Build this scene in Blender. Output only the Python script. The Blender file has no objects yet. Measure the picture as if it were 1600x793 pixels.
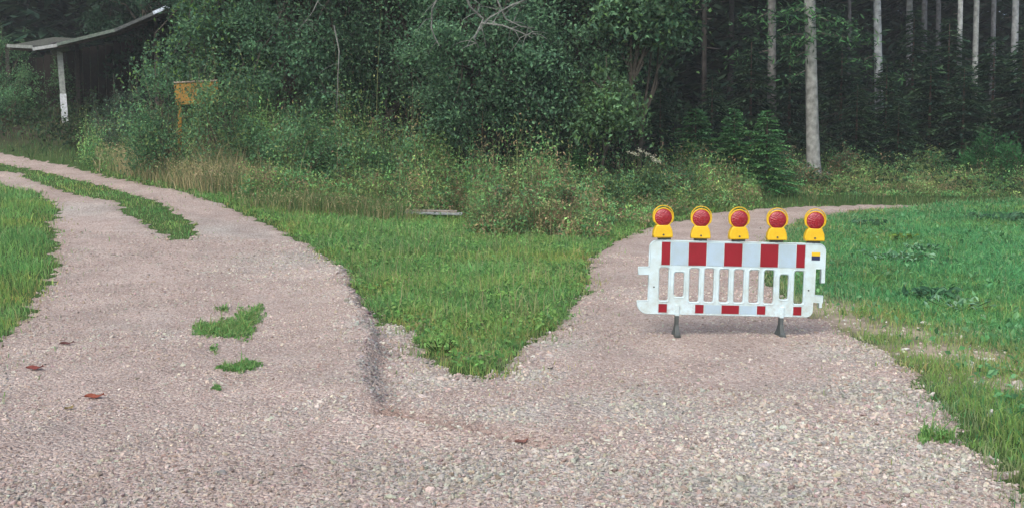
import bpy, math, random
import numpy as np
from mathutils import Vector
rng = np.random.default_rng(7)
random.seed(7)
R = math.radians
SC = bpy.context.scene
COL = SC.collection

# ------------------------------------------------------------------ camera, sky, sun, exposure
FP = 1500.0                      # focal length in photo pixels (photo 1600 wide)
CAMZ = 1.54
PITCH = -math.atan(96.5 / FP)
cam_d = bpy.data.cameras.new('camera'); cam = bpy.data.objects.new('camera', cam_d); COL.objects.link(cam)
cam.location = (0, 0, CAMZ); cam.rotation_euler = (R(90) + PITCH, 0, 0)
cam_d.sensor_width = 36; cam_d.lens = FP / 1600 * 36; cam_d.clip_start = 0.05; cam_d.clip_end = 3000
SC.camera = cam
SUN_EL, SUN_AZ = 48, 205          # azimuth measured clockwise from +Y (north)
world = bpy.data.worlds.new('World'); SC.world = world; world.use_nodes = True
wn = world.node_tree.nodes; bg = wn['Background']
sky = wn.new('ShaderNodeTexSky'); sky.sky_type = 'NISHITA'; sky.sun_disc = False
sky.sun_elevation = R(SUN_EL); sky.sun_rotation = R(SUN_AZ)
sky.air_density = 1.0; sky.dust_density = 4.0; sky.ozone_density = 1.0
world.node_tree.links.new(sky.outputs[0], bg.inputs[0]); bg.inputs[1].default_value = 0.15
sl = bpy.data.lights.new('sun', 'SUN'); sl.energy = 0.9; sl.angle = R(40); sl.color = (1.0, 0.97, 0.93)
so = bpy.data.objects.new('sun', sl); COL.objects.link(so)
so.rotation_euler = (R(90 - SUN_EL), 0, R(180 - SUN_AZ))
so.location = (0, 0, 30)
SC.view_settings.view_transform = 'Standard'; SC.view_settings.look = 'None'
SC.view_settings.exposure = 0.70; SC.view_settings.gamma = 1.0
SC.cycles.max_bounces = 6; SC.cycles.diffuse_bounces = 3; SC.cycles.glossy_bounces = 2
SC.cycles.transmission_bounces = 3; SC.cycles.transparent_max_bounces = 6

# ------------------------------------------------------------------ terrain
def sp(t, k): return k * np.logaddexp(0, np.asarray(t, float) / k)
def sstep(t): t = np.clip(t, 0, 1); return t * t * (3 - 2 * t)
def lump(x, y, s, seed):
    r = np.random.default_rng(seed); z = 0
    for i in range(5):
        a = r.uniform(0, 6.28); f = s * r.uniform(.6, 1.8)
        z = z + np.sin(f * (x * math.cos(a) + y * math.sin(a)) + r.uniform(0, 6.28))
    return z / 5
def H(x, y):
    x = np.asarray(x, float); y = np.asarray(y, float)
    s = .06 + .06 * sstep((-x + 1) / 10)
    z = s * (sp(y - 10, 1.2) - sp(y - 130, 8)) + .15 * (sp(y - 27, 2) - sp(y - 130, 10))
    z = z + .03 * lump(x, y, .5, 3) * sstep((y - 2) / 6) + .10 * lump(x, y, .25, 5) * sstep((y - 16) / 10)
    z = z + 5 * sstep((-y - 30) / 90)
    return z
def ray(px, py):
    a = (px - 800) / FP; b = (396.5 - py) / FP
    c, s_ = math.cos(PITCH), math.sin(PITCH)
    return Vector((a, c - b * s_, s_ + b * c))
def hit(px, py):
    d = ray(px, py); t = 2.0
    while t < 400:
        z = CAMZ + d.z * t
        if z <= float(H(d.x * t, d.y * t)): break
        t *= 1.01
    lo, hi = t / 1.01, t
    for _ in range(20):
        m = (lo + hi) / 2
        if CAMZ + d.z * m <= float(H(d.x * m, d.y * m)): hi = m
        else: lo = m
    return (d.x * hi, d.y * hi)
def at(px, D):
    x = (px - 800) / FP * D
    return (x, D, float(H(x, D)))
def zat(py, D): return CAMZ + (300 - py) / FP * D     # height that shows at photo row py at distance D

# outlines of the grass, read off the photograph and laid on the terrain
E_MID = [(-420,205),(-200,213),(0,240),(100,258),(200,283),(300,305),(360,325),(430,355),(480,385),(535,420),(550,450),(578,488),(600,503),
         (636,513),(638,542),(668,568),(712,584),(758,592),(790,578),(822,548),(862,512),(896,478),(917,448),(920,420),(935,395),(980,370),
         (1040,350),(1110,334),(1180,327),(1260,323),(1330,321.5),(1420,321)]
E_RIGHT = [(1420,324),(1340,329),(1290,338),(1245,345),(1205,362),(1190,385),(1188,410),(1195,440),(1225,478),(1290,503),(1330,522),
           (1390,560),(1430,590),(1455,620),(1485,660),(1505,700),(1560,735),(1605,785),(1680,850)]
E_LEFT = [(-420,235),(-200,252),(0,288),(53,300),(88,318),(94,335),(78,350),(93,380),(88,412),(72,445),(58,465),(35,500),(18,522),(0,539),(-60,600),(-200,700)]
E_MED = [(-420,215),(-200,228),(0,256),(32,262),(100,275),(180,295),(230,312),(268,328),(300,348),(318,368),(300,375),(275,375),(250,364),(228,353),
         (190,333),(178,314),(106,303),(32,272),(0,268),(-200,240),(-420,226)]
def W(pts): return [hit(*p) for p in pts]
pm = W(E_MID); pm = [(-70, 90)] + pm + [(pm[-1][0] + 8, pm[-1][1] + .8), (60, 31), (80, 90)]
pr = W(E_RIGHT); pr = [(60, 33), (pr[0][0] + 8, pr[0][1] + 2.5), (pr[0][0] + 1.6, pr[0][1] + 1.3)] + pr + [(6, 2), (9, -4), (60, -8)]
pl = W(E_LEFT); pl = [(-60, 30), (-30, pl[0][1])] + pl + [(-7, 4), (-8, -4), (-60, -8)]
pd = W(E_MED)
POLYS = [pm, pr, pl, pd]
def polysd(P, x, y):
    """signed distance, positive inside"""
    P = np.array(P); x = np.asarray(x, float).ravel(); y = np.asarray(y, float).ravel()
    d2 = np.full(x.shape, 1e9); ins = np.zeros(x.shape, bool)
    for i in range(len(P)):
        ax, ay = P[i]; bx, by = P[(i + 1) % len(P)]
        ex, ey = bx - ax, by - ay; L = ex * ex + ey * ey + 1e-12
        t = np.clip(((x - ax) * ex + (y - ay) * ey) / L, 0, 1)
        d2 = np.minimum(d2, (x - ax - t * ex) ** 2 + (y - ay - t * ey) ** 2)
        c = (ay > y) != (by > y)
        ins ^= c & (x < (bx - ax) * (y - ay) / (by - ay + 1e-12) + ax)
    return np.where(ins, 1, -1) * np.sqrt(d2)
def grass_sd(x, y, which=None):
    sh = np.shape(x)
    d = None
    for i, P in enumerate(POLYS):
        if which is not None and i not in which: continue
        q = polysd(P, x, y); d = q if d is None else np.maximum(d, q)
    return d.reshape(sh)
def edge_noise(x, y):
    return (.08 * lump(x, y, 3.3, 40) + .09 * lump(x, y, 9, 41) + .12 * lump(x, y, 25, 42)) * (.75 + .03 * np.clip(y, 0, 30))
def line_d(P, x, y):
    P = np.array(P); best = np.full(np.shape(x), 1e9); side = np.zeros(np.shape(x)); 
    for i in range(len(P) - 1):
        ax, ay = P[i]; bx, by = P[i + 1]; ex, ey = bx - ax, by - ay; L = ex * ex + ey * ey
        t = np.clip(((x - ax) * ex + (y - ay) * ey) / L, 0, 1)
        d = np.hypot(x - ax - t * ex, y - ay - t * ey)
        s = np.sign((x - ax) * ey - (y - ay) * ex)
        side = np.where(d < best, s, side); best = np.minimum(best, d)
    return best * side
BERM = W([(545,425),(572,480),(592,540),(590,600),(600,652)])
RUT2 = W([(600,652),(660,660),(740,676),(850,700)])
def road_relief(x, y):
    d = line_d(BERM, x, y) + .10 * lump(x, y, 4, 14) + .05 * lump(x, y, 13, 15); e = line_d(RUT2, x, y) + .08 * lump(x, y, 6, 16)
    fade = sstep((y - BERM[-1][1] + .1) / .8) * sstep((BERM[0][1] + 1.2 - y) / 1.5)
    # loose heap right of the line, shallow channel on it
    z = .085 * sstep((d + .05) / .16) * np.exp(-np.clip(d, 0, 9) ** 2 / .3) * (d > -.06) - .03 * np.exp(-((d + .06) / .11) ** 2)
    z = z * fade
    z = z - .035 * np.exp(-(e / .08) ** 2) + .022 * np.exp(-((np.abs(e) - .22) / .12) ** 2)
    z = z + .018 * lump(x, y, 2.2, 11) + .014 * lump(x, y, 6, 12) + .007 * lump(x, y, 17, 13)
    return z
COARSE = [(600,420,1.0),(480,410,.8),(700,440,.6),(610,520,.35),(650,600,.35),(800,650,.4),(1000,640,.5),(1200,680,.55),(1400,620,.5),(1380,700,.5),
          (700,740,.4),(900,740,.4),(1150,760,.5),(1340,560,.5),(1450,730,.5),(330,360,.9),(130,330,.9),(870,540,.35),(820,590,.3)]
CW = [(hit(a, b), r) for a, b, r in COARSE]
PACK = [(60,690,.5),(160,600,.6),(230,500,.6),(200,430,.6),(130,380,.5),(300,640,.5),(420,560,.5),(440,690,.5),(500,600,.4),(430,480,.5),(1010,500,.7),(980,430,.7),(1040,380,.8),(1120,540,.5),(1230,560,.4),(950,560,.5),(880,640,.35),(1180,600,.35)]
PW = [(hit(a, b), r) for a, b, r in PACK]
def packed(x, y):
    v = 0
    for (cx, cy), r in PW: v = np.maximum(v, np.exp(-((x - cx) ** 2 + (y - cy) ** 2) / (r * r * 1.3)))
    return np.clip(v * 1.1 + .35 * lump(x, y, 3, 23), 0, 1)
def coarse(x, y):
    v = 0
    for (cx, cy), r in CW: v = np.maximum(v, np.exp(-((x - cx) ** 2 + (y - cy) ** 2) / (r * r * 1.6)))
    return np.clip(v * .85 + .3 * lump(x, y, 2.5, 21) + .25 * lump(x, y, 8, 22), 0, 1)
def ROADZ(x, y):
    sd = -grass_sd(x, y) - edge_noise(x, y)
    return H(x, y) + np.clip(sd * .25, -.08, .02) + road_relief(x, y) * np.clip(sd * 6 + .5, 0, 1)

# ------------------------------------------------------------------ tagging and mesh helpers
def tag(o, label=None, cat=None, group=None, kind=None):
    if label: o['label'] = label
    if cat: o['category'] = cat
    if group: o['group'] = group
    if kind: o['kind'] = kind
    return o
def empty(name, loc, rz=0, label=None, cat=None, group=None):
    o = bpy.data.objects.new(name, None); COL.objects.link(o); o.location = loc; o.rotation_euler = (0, 0, rz)
    o.empty_display_size = .2
    return tag(o, label, cat, group)
class Buf:
    def __init__(s): s.v = []; s.f = []; s.c = []; s.n = 0
    def add(s, V, faces, C):
        """V (n,k,3) copies of a k-vertex template, faces index tuples, C (n,3) or (n,k,3) colour"""
        V = np.asarray(V, np.float32); n, k = V.shape[:2]
        if n == 0: return s
        C = np.asarray(C, np.float32)
        if C.ndim == 1: C = np.broadcast_to(C, (n, 3))
        if C.ndim == 2: C = np.broadcast_to(C[:, None, :], (n, k, 3))
        off = s.n + np.arange(n)[:, None] * k
        bylen = {}
        for f in faces: bylen.setdefault(len(f), []).append(f)
        for L, fs in bylen.items():
            F = np.array(fs).ravel()
            s.f.append((L, (off + F[None, :]).reshape(-1)))
        s.v.append(V.reshape(-1, 3)); s.c.append(C.reshape(-1, 3)); s.n += n * k
        return s
    def mesh(s, name, smooth=False):
        me = bpy.data.meshes.new(name)
        v = np.concatenate(s.v); me.vertices.add(len(v)); me.vertices.foreach_set('co', v.ravel())
        loops = np.concatenate([a for _, a in s.f]); tot = np.concatenate([np.full(len(a) // L, L) for L, a in s.f])
        st = np.concatenate([[0], np.cumsum(tot)[:-1]])
        me.loops.add(len(loops)); me.loops.foreach_set('vertex_index', loops.astype(np.int32))
        me.polygons.add(len(tot)); me.polygons.foreach_set('loop_start', st.astype(np.int32)); me.polygons.foreach_set('loop_total', tot.astype(np.int32))
        me.polygons.foreach_set('use_smooth', np.full(len(tot), bool(smooth)))
        c = np.concatenate(s.c); c4 = np.ones((len(c), 4), np.float32); c4[:, :3] = c
        a = me.color_attributes.new('tint', 'FLOAT_COLOR', 'POINT'); a.data.foreach_set('color', c4.ravel())
        me.update(); me.validate()
        return me
    def build(s, name, mat, parent=None, smooth=False, loc=None):
        me = s.mesh(name, smooth); me.materials.append(mat)
        o = bpy.data.objects.new(name, me); COL.objects.link(o)
        if parent: o.parent = parent
        if loc is not None: o.location = loc
        return o
def rot_frames(n, spread=1.0):
    """random orthonormal frames (t,b,nrm): nrm biased upward"""
    nr = rng.normal(size=(n, 3)) * spread + np.array([0, -.25, .8]); nr /= np.linalg.norm(nr, axis=1, keepdims=True)
    t = rng.normal(size=(n, 3)); t -= (t * nr).sum(1, keepdims=True) * nr; t /= np.linalg.norm(t, axis=1, keepdims=True)
    return t, np.cross(nr, t), nr
def leaves(buf, P, size, C, spread=1.0, aspect=.62):
    n = len(P); t, b, nr = rot_frames(n, spread); size = np.broadcast_to(size, (n,))[:, None]
    t[:, 2] -= .25
    w = size * aspect * .5
    V = np.stack([P - t * size * .5, P + b * w + nr * size * .12 - t * size * .05, P + t * size * .5 - nr * size * .1, P - b * w + nr * size * .12 - t * size * .05], 1)
    buf.add(V, [(0, 1, 2, 3)], C)
def blades(buf, P, h, w, C, lean=.35, droop=.5, tipc=None):
    n = len(P); a = rng.uniform(0, 2 * np.pi, n); d = np.stack([np.cos(a), np.sin(a), np.zeros(n)], 1)
    b = rng.uniform(0, 2 * np.pi, n); s = np.stack([np.cos(b), np.sin(b), np.zeros(n)], 1)
    h = np.broadcast_to(h, (n,))[:, None]; w = np.broadcast_to(w, (n,))[:, None] * .5
    ln = (np.abs(rng.normal(size=(n, 1))) * lean); dr = rng.uniform(0, 1, (n, 1)) * droop
    up = np.array([[0, 0, 1.]])
    m = P + up * h * .55 + d * h * ln * .4
    tp = P + up * h * (1 - dr * .45) + d * h * (ln + dr * .6)
    V = np.stack([P - s * w - up * .01, P + s * w - up * .01, m + s * w * .8, m - s * w * .8, tp], 1)
    if tipc is not None: C = np.stack([C, C, C, C, tipc], 1)
    buf.add(V, [(0, 1, 2, 3), (3, 2, 4)], C)
def tube(buf, pts, rad, sides=7, C=(.5, .5, .5), jit=0):
    pts = np.array(pts, float); n = len(pts); rad = np.broadcast_to(rad, (n,))
    rings = []
    for i in range(n):
        d = pts[min(i + 1, n - 1)] - pts[max(i - 1, 0)]; d /= np.linalg.norm(d) + 1e-9
        a = np.cross(d, [0.3, 1, 0.1]); a /= np.linalg.norm(a); b = np.cross(d, a)
        th = np.arange(sides) * 2 * np.pi / sides
        rr = rad[i] * (1 + jit * rng.uniform(-1, 1, sides))
        rings.append(pts[i] + (np.cos(th) * rr)[:, None] * a + (np.sin(th) * rr)[:, None] * b)
    V = np.concatenate(rings)[None]
    F = [(i * sides + j, i * sides + (j + 1) % sides, (i + 1) * sides + (j + 1) % sides, (i + 1) * sides + j) for i in range(n - 1) for j in range(sides)]
    F += [tuple(range(sides))[::-1], tuple((n - 1) * sides + j for j in range(sides))]
    buf.add(V, F, np.array(C, float))
def box(buf, c, s, C=(.5, .5, .5), rot=None):
    q = np.array([(x, y, z) for z in (-.5, .5) for y in (-.5, .5) for x in (-.5, .5)]) * np.array(s)
    if rot is not None: q = q @ np.array(rot).T
    buf.add((q + np.array(c))[None], [(0, 2, 3, 1), (4, 5, 7, 6), (0, 1, 5, 4), (2, 6, 7, 3), (0, 4, 6, 2), (1, 3, 7, 5)], np.array(C, float))
def mixc(a, b, t): a = np.array(a); b = np.array(b); t = np.asarray(t)[:, None]; return a * (1 - t) + b * t
def pal(cols, n, jit=.15, wts=None):
    cols = np.array(cols, float); i = rng.choice(len(cols), n, p=wts)
    return cols[i] * (1 + rng.normal(size=(n, 1)) * jit).clip(.4, 1.8) * (1 + rng.normal(size=(n, 3)) * .04)

# ------------------------------------------------------------------ materials
def mat(name): 
    m = bpy.data.materials.new(name); m.use_nodes = True; return m, m.node_tree.nodes, m.node_tree.links, m.node_tree.nodes['Principled BSDF']
def tint_mat(name, rough=.7, trans=0.0, noise=0.0, nscale=8, bump=0.0, bscale=40, spec=.3):
    m, N, L, P = mat(name); P.inputs['Roughness'].default_value = rough; P.inputs['Specular IOR Level'].default_value = spec
    a = N.new('ShaderNodeAttribute'); a.attribute_name = 'tint'; src = a.outputs['Color']
    tc = N.new('ShaderNodeTexCoord')
    if noise:
        nz = N.new('ShaderNodeTexNoise'); nz.inputs['Scale'].default_value = nscale; nz.inputs['Detail'].default_value = 5
        L.new(tc.outputs['Object'], nz.inputs['Vector'])
        mr = N.new('ShaderNodeMapRange'); mr.inputs[1].default_value = .3; mr.inputs[2].default_value = .7; mr.inputs[3].default_value = 1 - noise; mr.inputs[4].default_value = 1 + noise
        L.new(nz.outputs[0], mr.inputs[0])
        mx = N.new('ShaderNodeVectorMath'); mx.operation = 'SCALE'; L.new(src, mx.inputs[0]); L.new(mr.outputs[0], mx.inputs['Scale']); src = mx.outputs[0]
    L.new(src, P.inputs['Base Color'])
    if bump:
        n2 = N.new('ShaderNodeTexNoise'); n2.inputs['Scale'].default_value = bscale; n2.inputs['Detail'].default_value = 6
        L.new(tc.outputs['Object'], n2.inputs['Vector'])
        bp = N.new('ShaderNodeBump'); bp.inputs['Strength'].default_value = bump; bp.inputs['Distance'].default_value = .02
        L.new(n2.outputs[0], bp.inputs['Height']); L.new(bp.outputs[0], P.inputs['Normal'])
    if trans:
        t = N.new('ShaderNodeBsdfTranslucent'); L.new(src, t.inputs[0]); mxs = N.new('ShaderNodeMixShader'); mxs.inputs[0].default_value = trans
        out = N['Material Output']; L.new(P.outputs[0], mxs.inputs[1]); L.new(t.outputs[0], mxs.inputs[2]); L.new(mxs.outputs[0], out.inputs[0])
    return m
M_LEAF = tint_mat('foliage', .8, .35, spec=.08)
M_GRASS = tint_mat('grass_blades', .75, .4, spec=.12)
M_BARK = tint_mat('bark', .9, 0, .5, 5, 1.0, 22, .1)
M_WOOD = tint_mat('weathered_wood', .85, 0, .3, 12, .6, 60, .1)
M_STONE = tint_mat('stone', .9, 0, .15, 30, .5, 90, .15)
M_DRY = tint_mat('dry_leaf', .8, .15, .2, 60)
M_BLOOM = tint_mat('petals', .7, .3)

def plastic(name, col, rough=.45, dirt=.12, scale=6, coat=0, spec=.5):
    m, N, L, P = mat(name); P.inputs['Roughness'].default_value = rough; P.inputs['Specular IOR Level'].default_value = spec
    tc = N.new('ShaderNodeTexCoord'); nz = N.new('ShaderNodeTexNoise'); nz.inputs['Scale'].default_value = scale; nz.inputs['Detail'].default_value = 7; nz.inputs['Roughness'].default_value = .65
    L.new(tc.outputs['Object'], nz.inputs['Vector'])
    cr = N.new('ShaderNodeValToRGB'); cr.color_ramp.elements[0].position = .38; cr.color_ramp.elements[1].position = .62
    dc = [c * (1 - dirt) * k for c, k in zip(col, (1, .97, .9))]
    cr.color_ramp.elements[0].color = (*dc, 1); cr.color_ramp.elements[1].color = (*col, 1)
    L.new(nz.outputs[0], cr.inputs[0]); L.new(cr.outputs[0], P.inputs['Base Color'])
    if coat: P.inputs['Coat Weight'].default_value = coat; P.inputs['Coat Roughness'].default_value = .15
    bp = N.new('ShaderNodeBump'); bp.inputs['Strength'].default_value = .08; bp.inputs['Distance'].default_value = .01; L.new(nz.outputs[0], bp.inputs['Height']); L.new(bp.outputs[0], P.inputs['Normal'])
    return m
M_WHITE = plastic('white_plastic', (.57, .72, .77), .5, .14)
N_, L_ = M_WHITE.node_tree.nodes, M_WHITE.node_tree.links; P_ = N_['Principled BSDF']; old = P_.inputs['Base Color'].links[0].from_socket
tc_ = N_.new('ShaderNodeTexCoord'); sx = N_.new('ShaderNodeSeparateXYZ'); L_.new(tc_.outputs['Object'], sx.inputs[0])
m1 = N_.new('ShaderNodeMapRange'); m1.inputs[1].default_value = .0; m1.inputs[2].default_value = .45; m1.inputs[3].default_value = .42; m1.inputs[4].default_value = .0; L_.new(sx.outputs[2], m1.inputs[0])
n1 = N_.new('ShaderNodeTexNoise'); n1.inputs['Scale'].default_value = 26; n1.inputs['Detail'].default_value = 8; n1.inputs['Roughness'].default_value = .75; L_.new(tc_.outputs['Object'], n1.inputs['Vector'])
m2 = N_.new('ShaderNodeMapRange'); m2.inputs[1].default_value = .46; m2.inputs[2].default_value = .66; L_.new(n1.outputs[0], m2.inputs[0])
mu = N_.new('ShaderNodeMath'); mu.operation = 'MULTIPLY'; L_.new(m1.outputs[0], mu.inputs[0]); L_.new(m2.outputs[0], mu.inputs[1])
mm = N_.new('ShaderNodeMixRGB'); mm.inputs[2].default_value = (.30, .24, .19, 1); L_.new(mu.outputs[0], mm.inputs[0]); L_.new(old, mm.inputs[1]); L_.new(mm.outputs[0], P_.inputs['Base Color'])
M_PALE = plastic('pale_reflective_sheet', (.40, .54, .66), .35, .06)
M_RED = plastic('red_reflective_sheet', (.27, .008, .02), .35, .15)
M_YEL = plastic('yellow_plastic', (.80, .52, .02), .4, .12, 14)
M_DARK = plastic('grey_recycled_plastic', (.07, .085, .085), .6, .3, 12)
M_NAVY = plastic('dark_label', (.02, .025, .09), .4, .1)
M_OCHRE = plastic('ochre_board', (.34, .19, .025), .7, .35, 3)

def lens_mat():
    m, N, L, P = mat('red_lens'); P.inputs['Base Color'].default_value = (.30, .010, .02, 1); P.inputs['Roughness'].default_value = .22
    P.inputs['Coat Weight'].default_value = .5; P.inputs['Coat Roughness'].default_value = .1
    tc = N.new('ShaderNodeTexCoord'); v = N.new('ShaderNodeTexVoronoi'); v.inputs['Scale'].default_value = 60; L.new(tc.outputs['Object'], v.inputs['Vector'])
    bp = N.new('ShaderNodeBump'); bp.inputs['Strength'].default_value = .9; bp.inputs['Distance'].default_value = .008; L.new(v.outputs['Distance'], bp.inputs['Height']); L.new(bp.outputs[0], P.inputs['Normal'])
    return m
M_LENS = lens_mat()

def gravel_mat():
    m, N, L, P = mat('gravel_surface'); P.inputs['Roughness'].default_value = .95; P.inputs['Specular IOR Level'].default_value = .12
    tc = N.new('ShaderNodeTexCoord'); at_ = N.new('ShaderNodeAttribute'); at_.attribute_name = 'tint'
    sep = N.new('ShaderNodeSeparateColor'); L.new(at_.outputs['Color'], sep.inputs[0])
    def vor(scale):
        v = N.new('ShaderNodeTexVoronoi'); v.inputs['Scale'].default_value = scale; L.new(tc.outputs['Object'], v.inputs['Vector']); return v
    v1 = vor(38); v2 = vor(85)
    def ramp(cols, pos):
        cr = N.new('ShaderNodeValToRGB'); e = cr.color_ramp.elements
        e[0].position = pos[0]; e[0].color = (*cols[0], 1); e[1].position = pos[1]; e[1].color = (*cols[1], 1)
        for c, p in zip(cols[2:], pos[2:]): q = e.new(p); q.color = (*c, 1)
        return cr
    pink = [(.22,.165,.14),(.34,.275,.24),(.40,.335,.295),(.29,.23,.20),(.46,.40,.36)]
    grey = [(.19,.18,.16),(.34,.325,.29),(.41,.38,.34),(.27,.255,.235),(.52,.50,.46)]
    ps = [0, .3, .55, .8, 1.]
    order = [0, 1, 2, 3, 4]
    sc = N.new('ShaderNodeSeparateColor'); L.new(v1.outputs['Color'], sc.inputs[0])
    sc2 = N.new('ShaderNodeSeparateColor'); L.new(v2.outputs['Color'], sc2.inputs[0])
    ad = N.new('ShaderNodeMath'); ad.operation = 'ADD'; L.new(sc.outputs[0], ad.inputs[0]); L.new(sc2.outputs[1], ad.inputs[1])
    hf = N.new('ShaderNodeMath'); hf.operation = 'MULTIPLY'; hf.inputs[1].default_value = .5; L.new(ad.outputs[0], hf.inputs[0])
    ra = ramp([pink[0], pink[4], pink[3], pink[1], pink[2]], [0.05, .95, .25, .45, .7]); rb = ramp([grey[0], grey[4], grey[3], grey[1], grey[2]], [0.05, .95, .25, .45, .7])
    L.new(hf.outputs[0], ra.inputs[0]); L.new(hf.outputs[0], rb.inputs[0])
    mx = N.new('ShaderNodeMixRGB'); L.new(sep.outputs[0], mx.inputs[0]); L.new(ra.outputs[0], mx.inputs[1]); L.new(rb.outputs[0], mx.inputs[2])
    nz = N.new('ShaderNodeTexNoise'); nz.inputs['Scale'].default_value = 1.6; nz.inputs['Detail'].default_value = 6; L.new(tc.outputs['Object'], nz.inputs['Vector'])
    mr = N.new('ShaderNodeMapRange'); mr.inputs[1].default_value = .3; mr.inputs[2].default_value = .7; mr.inputs[3].default_value = .98; mr.inputs[4].default_value = 1.3; L.new(nz.outputs[0], mr.inputs[0])
    vs = N.new('ShaderNodeVectorMath'); vs.operation = 'SCALE'; L.new(mx.outputs[0], vs.inputs[0]); L.new(mr.outputs[0], vs.inputs['Scale'])
    # soil mixed in (green channel)
    so_ = N.new('ShaderNodeMixRGB'); so_.inputs[2].default_value = (.20, .13, .10, 1); L.new(sep.outputs[1], so_.inputs[0]); L.new(vs.outputs[0], so_.inputs[1])
    L.new(so_.outputs[0], P.inputs['Base Color'])
    b1 = N.new('ShaderNodeBump'); b1.invert = True; b1.inputs['Strength'].default_value = .9; b1.inputs['Distance'].default_value = .022; L.new(v1.outputs['Distance'], b1.inputs['Height'])
    b2 = N.new('ShaderNodeBump'); b2.invert = True; b2.inputs['Strength'].default_value = .8; b2.inputs['Distance'].default_value = .007; L.new(v2.outputs['Distance'], b2.inputs['Height']); L.new(b1.outputs[0], b2.inputs['Normal'])
    L.new(b2.outputs[0], P.inputs['Normal'])
    return m
M_GRAVEL = gravel_mat()
M_SOIL = tint_mat('ground_soil', .95, 0, .3, 5, .8, 25, .05)

# ------------------------------------------------------------------ ground sheet and gravel sheet
def gspace(lo, hi, fine_lo, fine_hi, step, grow):
    a = list(np.arange(fine_lo, fine_hi, step)); s = step; x = a[-1]
    while x < hi: s *= grow; x += s; a.append(x)
    s = step; x = fine_lo; b = []
    while x > lo: s *= grow; x -= s; b.append(x)
    return np.array(b[::-1] + a)
def grid_faces(nx, ny):
    i, j = np.meshgrid(np.arange(nx - 1), np.arange(ny - 1), indexing='ij')
    a = (i * ny + j).ravel(); return np.stack([a, a + ny, a + ny + 1, a + 1], 1)
def sheet(name, X, Y, Z, C, m, keep=None):
    nx, ny = X.shape; F = grid_faces(nx, ny)
    V = np.stack([X, Y, Z], -1).reshape(-1, 3); C = C.reshape(-1, 3)
    if keep is not None:
        k = keep.ravel()[F].any(1); F = F[k]
        u, inv = np.unique(F, return_inverse=True); V = V[u]; C = C[u]; F = inv.reshape(-1, 4)
    b = Buf(); b.v.append(V.astype(np.float32)); b.c.append(C.astype(np.float32)); b.f.append((4, F.ravel())); b.n = len(V)
    return b.build(name, m, smooth=True)
gx = gspace(-600, 600, -14, 14, .09, 1.09); gy = gspace(-500, 800, 3, 30, .09, 1.08)
X, Y = np.meshgrid(gx, gy, indexing='ij')
base = np.zeros(X.shape + (3,)); green = np.array((.055, .095, .03)); floor_ = np.array((.045, .04, .028)); dirt = np.array((.34, .29, .22))
t = sstep((Y - 27) / 6)[..., None]; base = green * (1 - t) + floor_ * t
DIRT = [((1520,560),.5,.22),((1425,520),.5,.2),((1590,600),.5,.2),((1330,505),.45,.2),((1450,545),.5,.16),((1300,480),.5,.3),((1230,480),.3,.2),((660,505),.2,.12),((745,560),.25,.1)]
DW = [(hit(*p), a, b) for p, a, b in DIRT]
def dirtmask(x, y):
    v = 0
    for (cx, cy), a, b in DW: v = v + np.exp(-((x - cx) / a) ** 2 - ((y - cy) / (b * 2.2)) ** 2)
    return np.clip(v * (1 + .5 * lump(x, y, 7, 31)), 0, 1)
dm = dirtmask(X, Y)[..., None]; base = base * (1 - dm) + dirt * dm
gsd = np.full(X.shape, -1.0); nr = (Y > 0) & (Y < 45) & (np.abs(X) < 45); gsd[nr] = -grass_sd(X[nr], Y[nr]) - edge_noise(X[nr], Y[nr])
tag(sheet('ground', X, Y, H(X, Y) - .12 * np.clip((gsd - .12) / .25, 0, 1), base, M_SOIL), kind='structure')

u = np.linspace(-1.15, 1.0, 760); D = np.geomspace(1.6, 60, 460)
U, DD = np.meshgrid(u, D, indexing='ij'); X = U * DD; Y = DD
SD = -grass_sd(X, Y) - edge_noise(X, Y); Z = H(X, Y) + np.clip(SD * .25, -.08, .02) + road_relief(X, Y) * np.clip(SD * 6 + .5, 0, 1)
cz = coarse(X, Y); soil = .55 * np.exp(-(line_d(RUT2, X, Y) / .12) ** 2) + .35 * np.exp(-((line_d(BERM, X, Y) + .05) / .12) ** 2) + .25 * np.clip(1 - SD / .25, 0, 1)
C = np.stack([cz, np.clip(soil, 0, .7), cz * 0], -1)
tag(sheet('gravel_road', X, Y, Z, C, M_GRAVEL, keep=SD > -.4), kind='structure')

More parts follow.
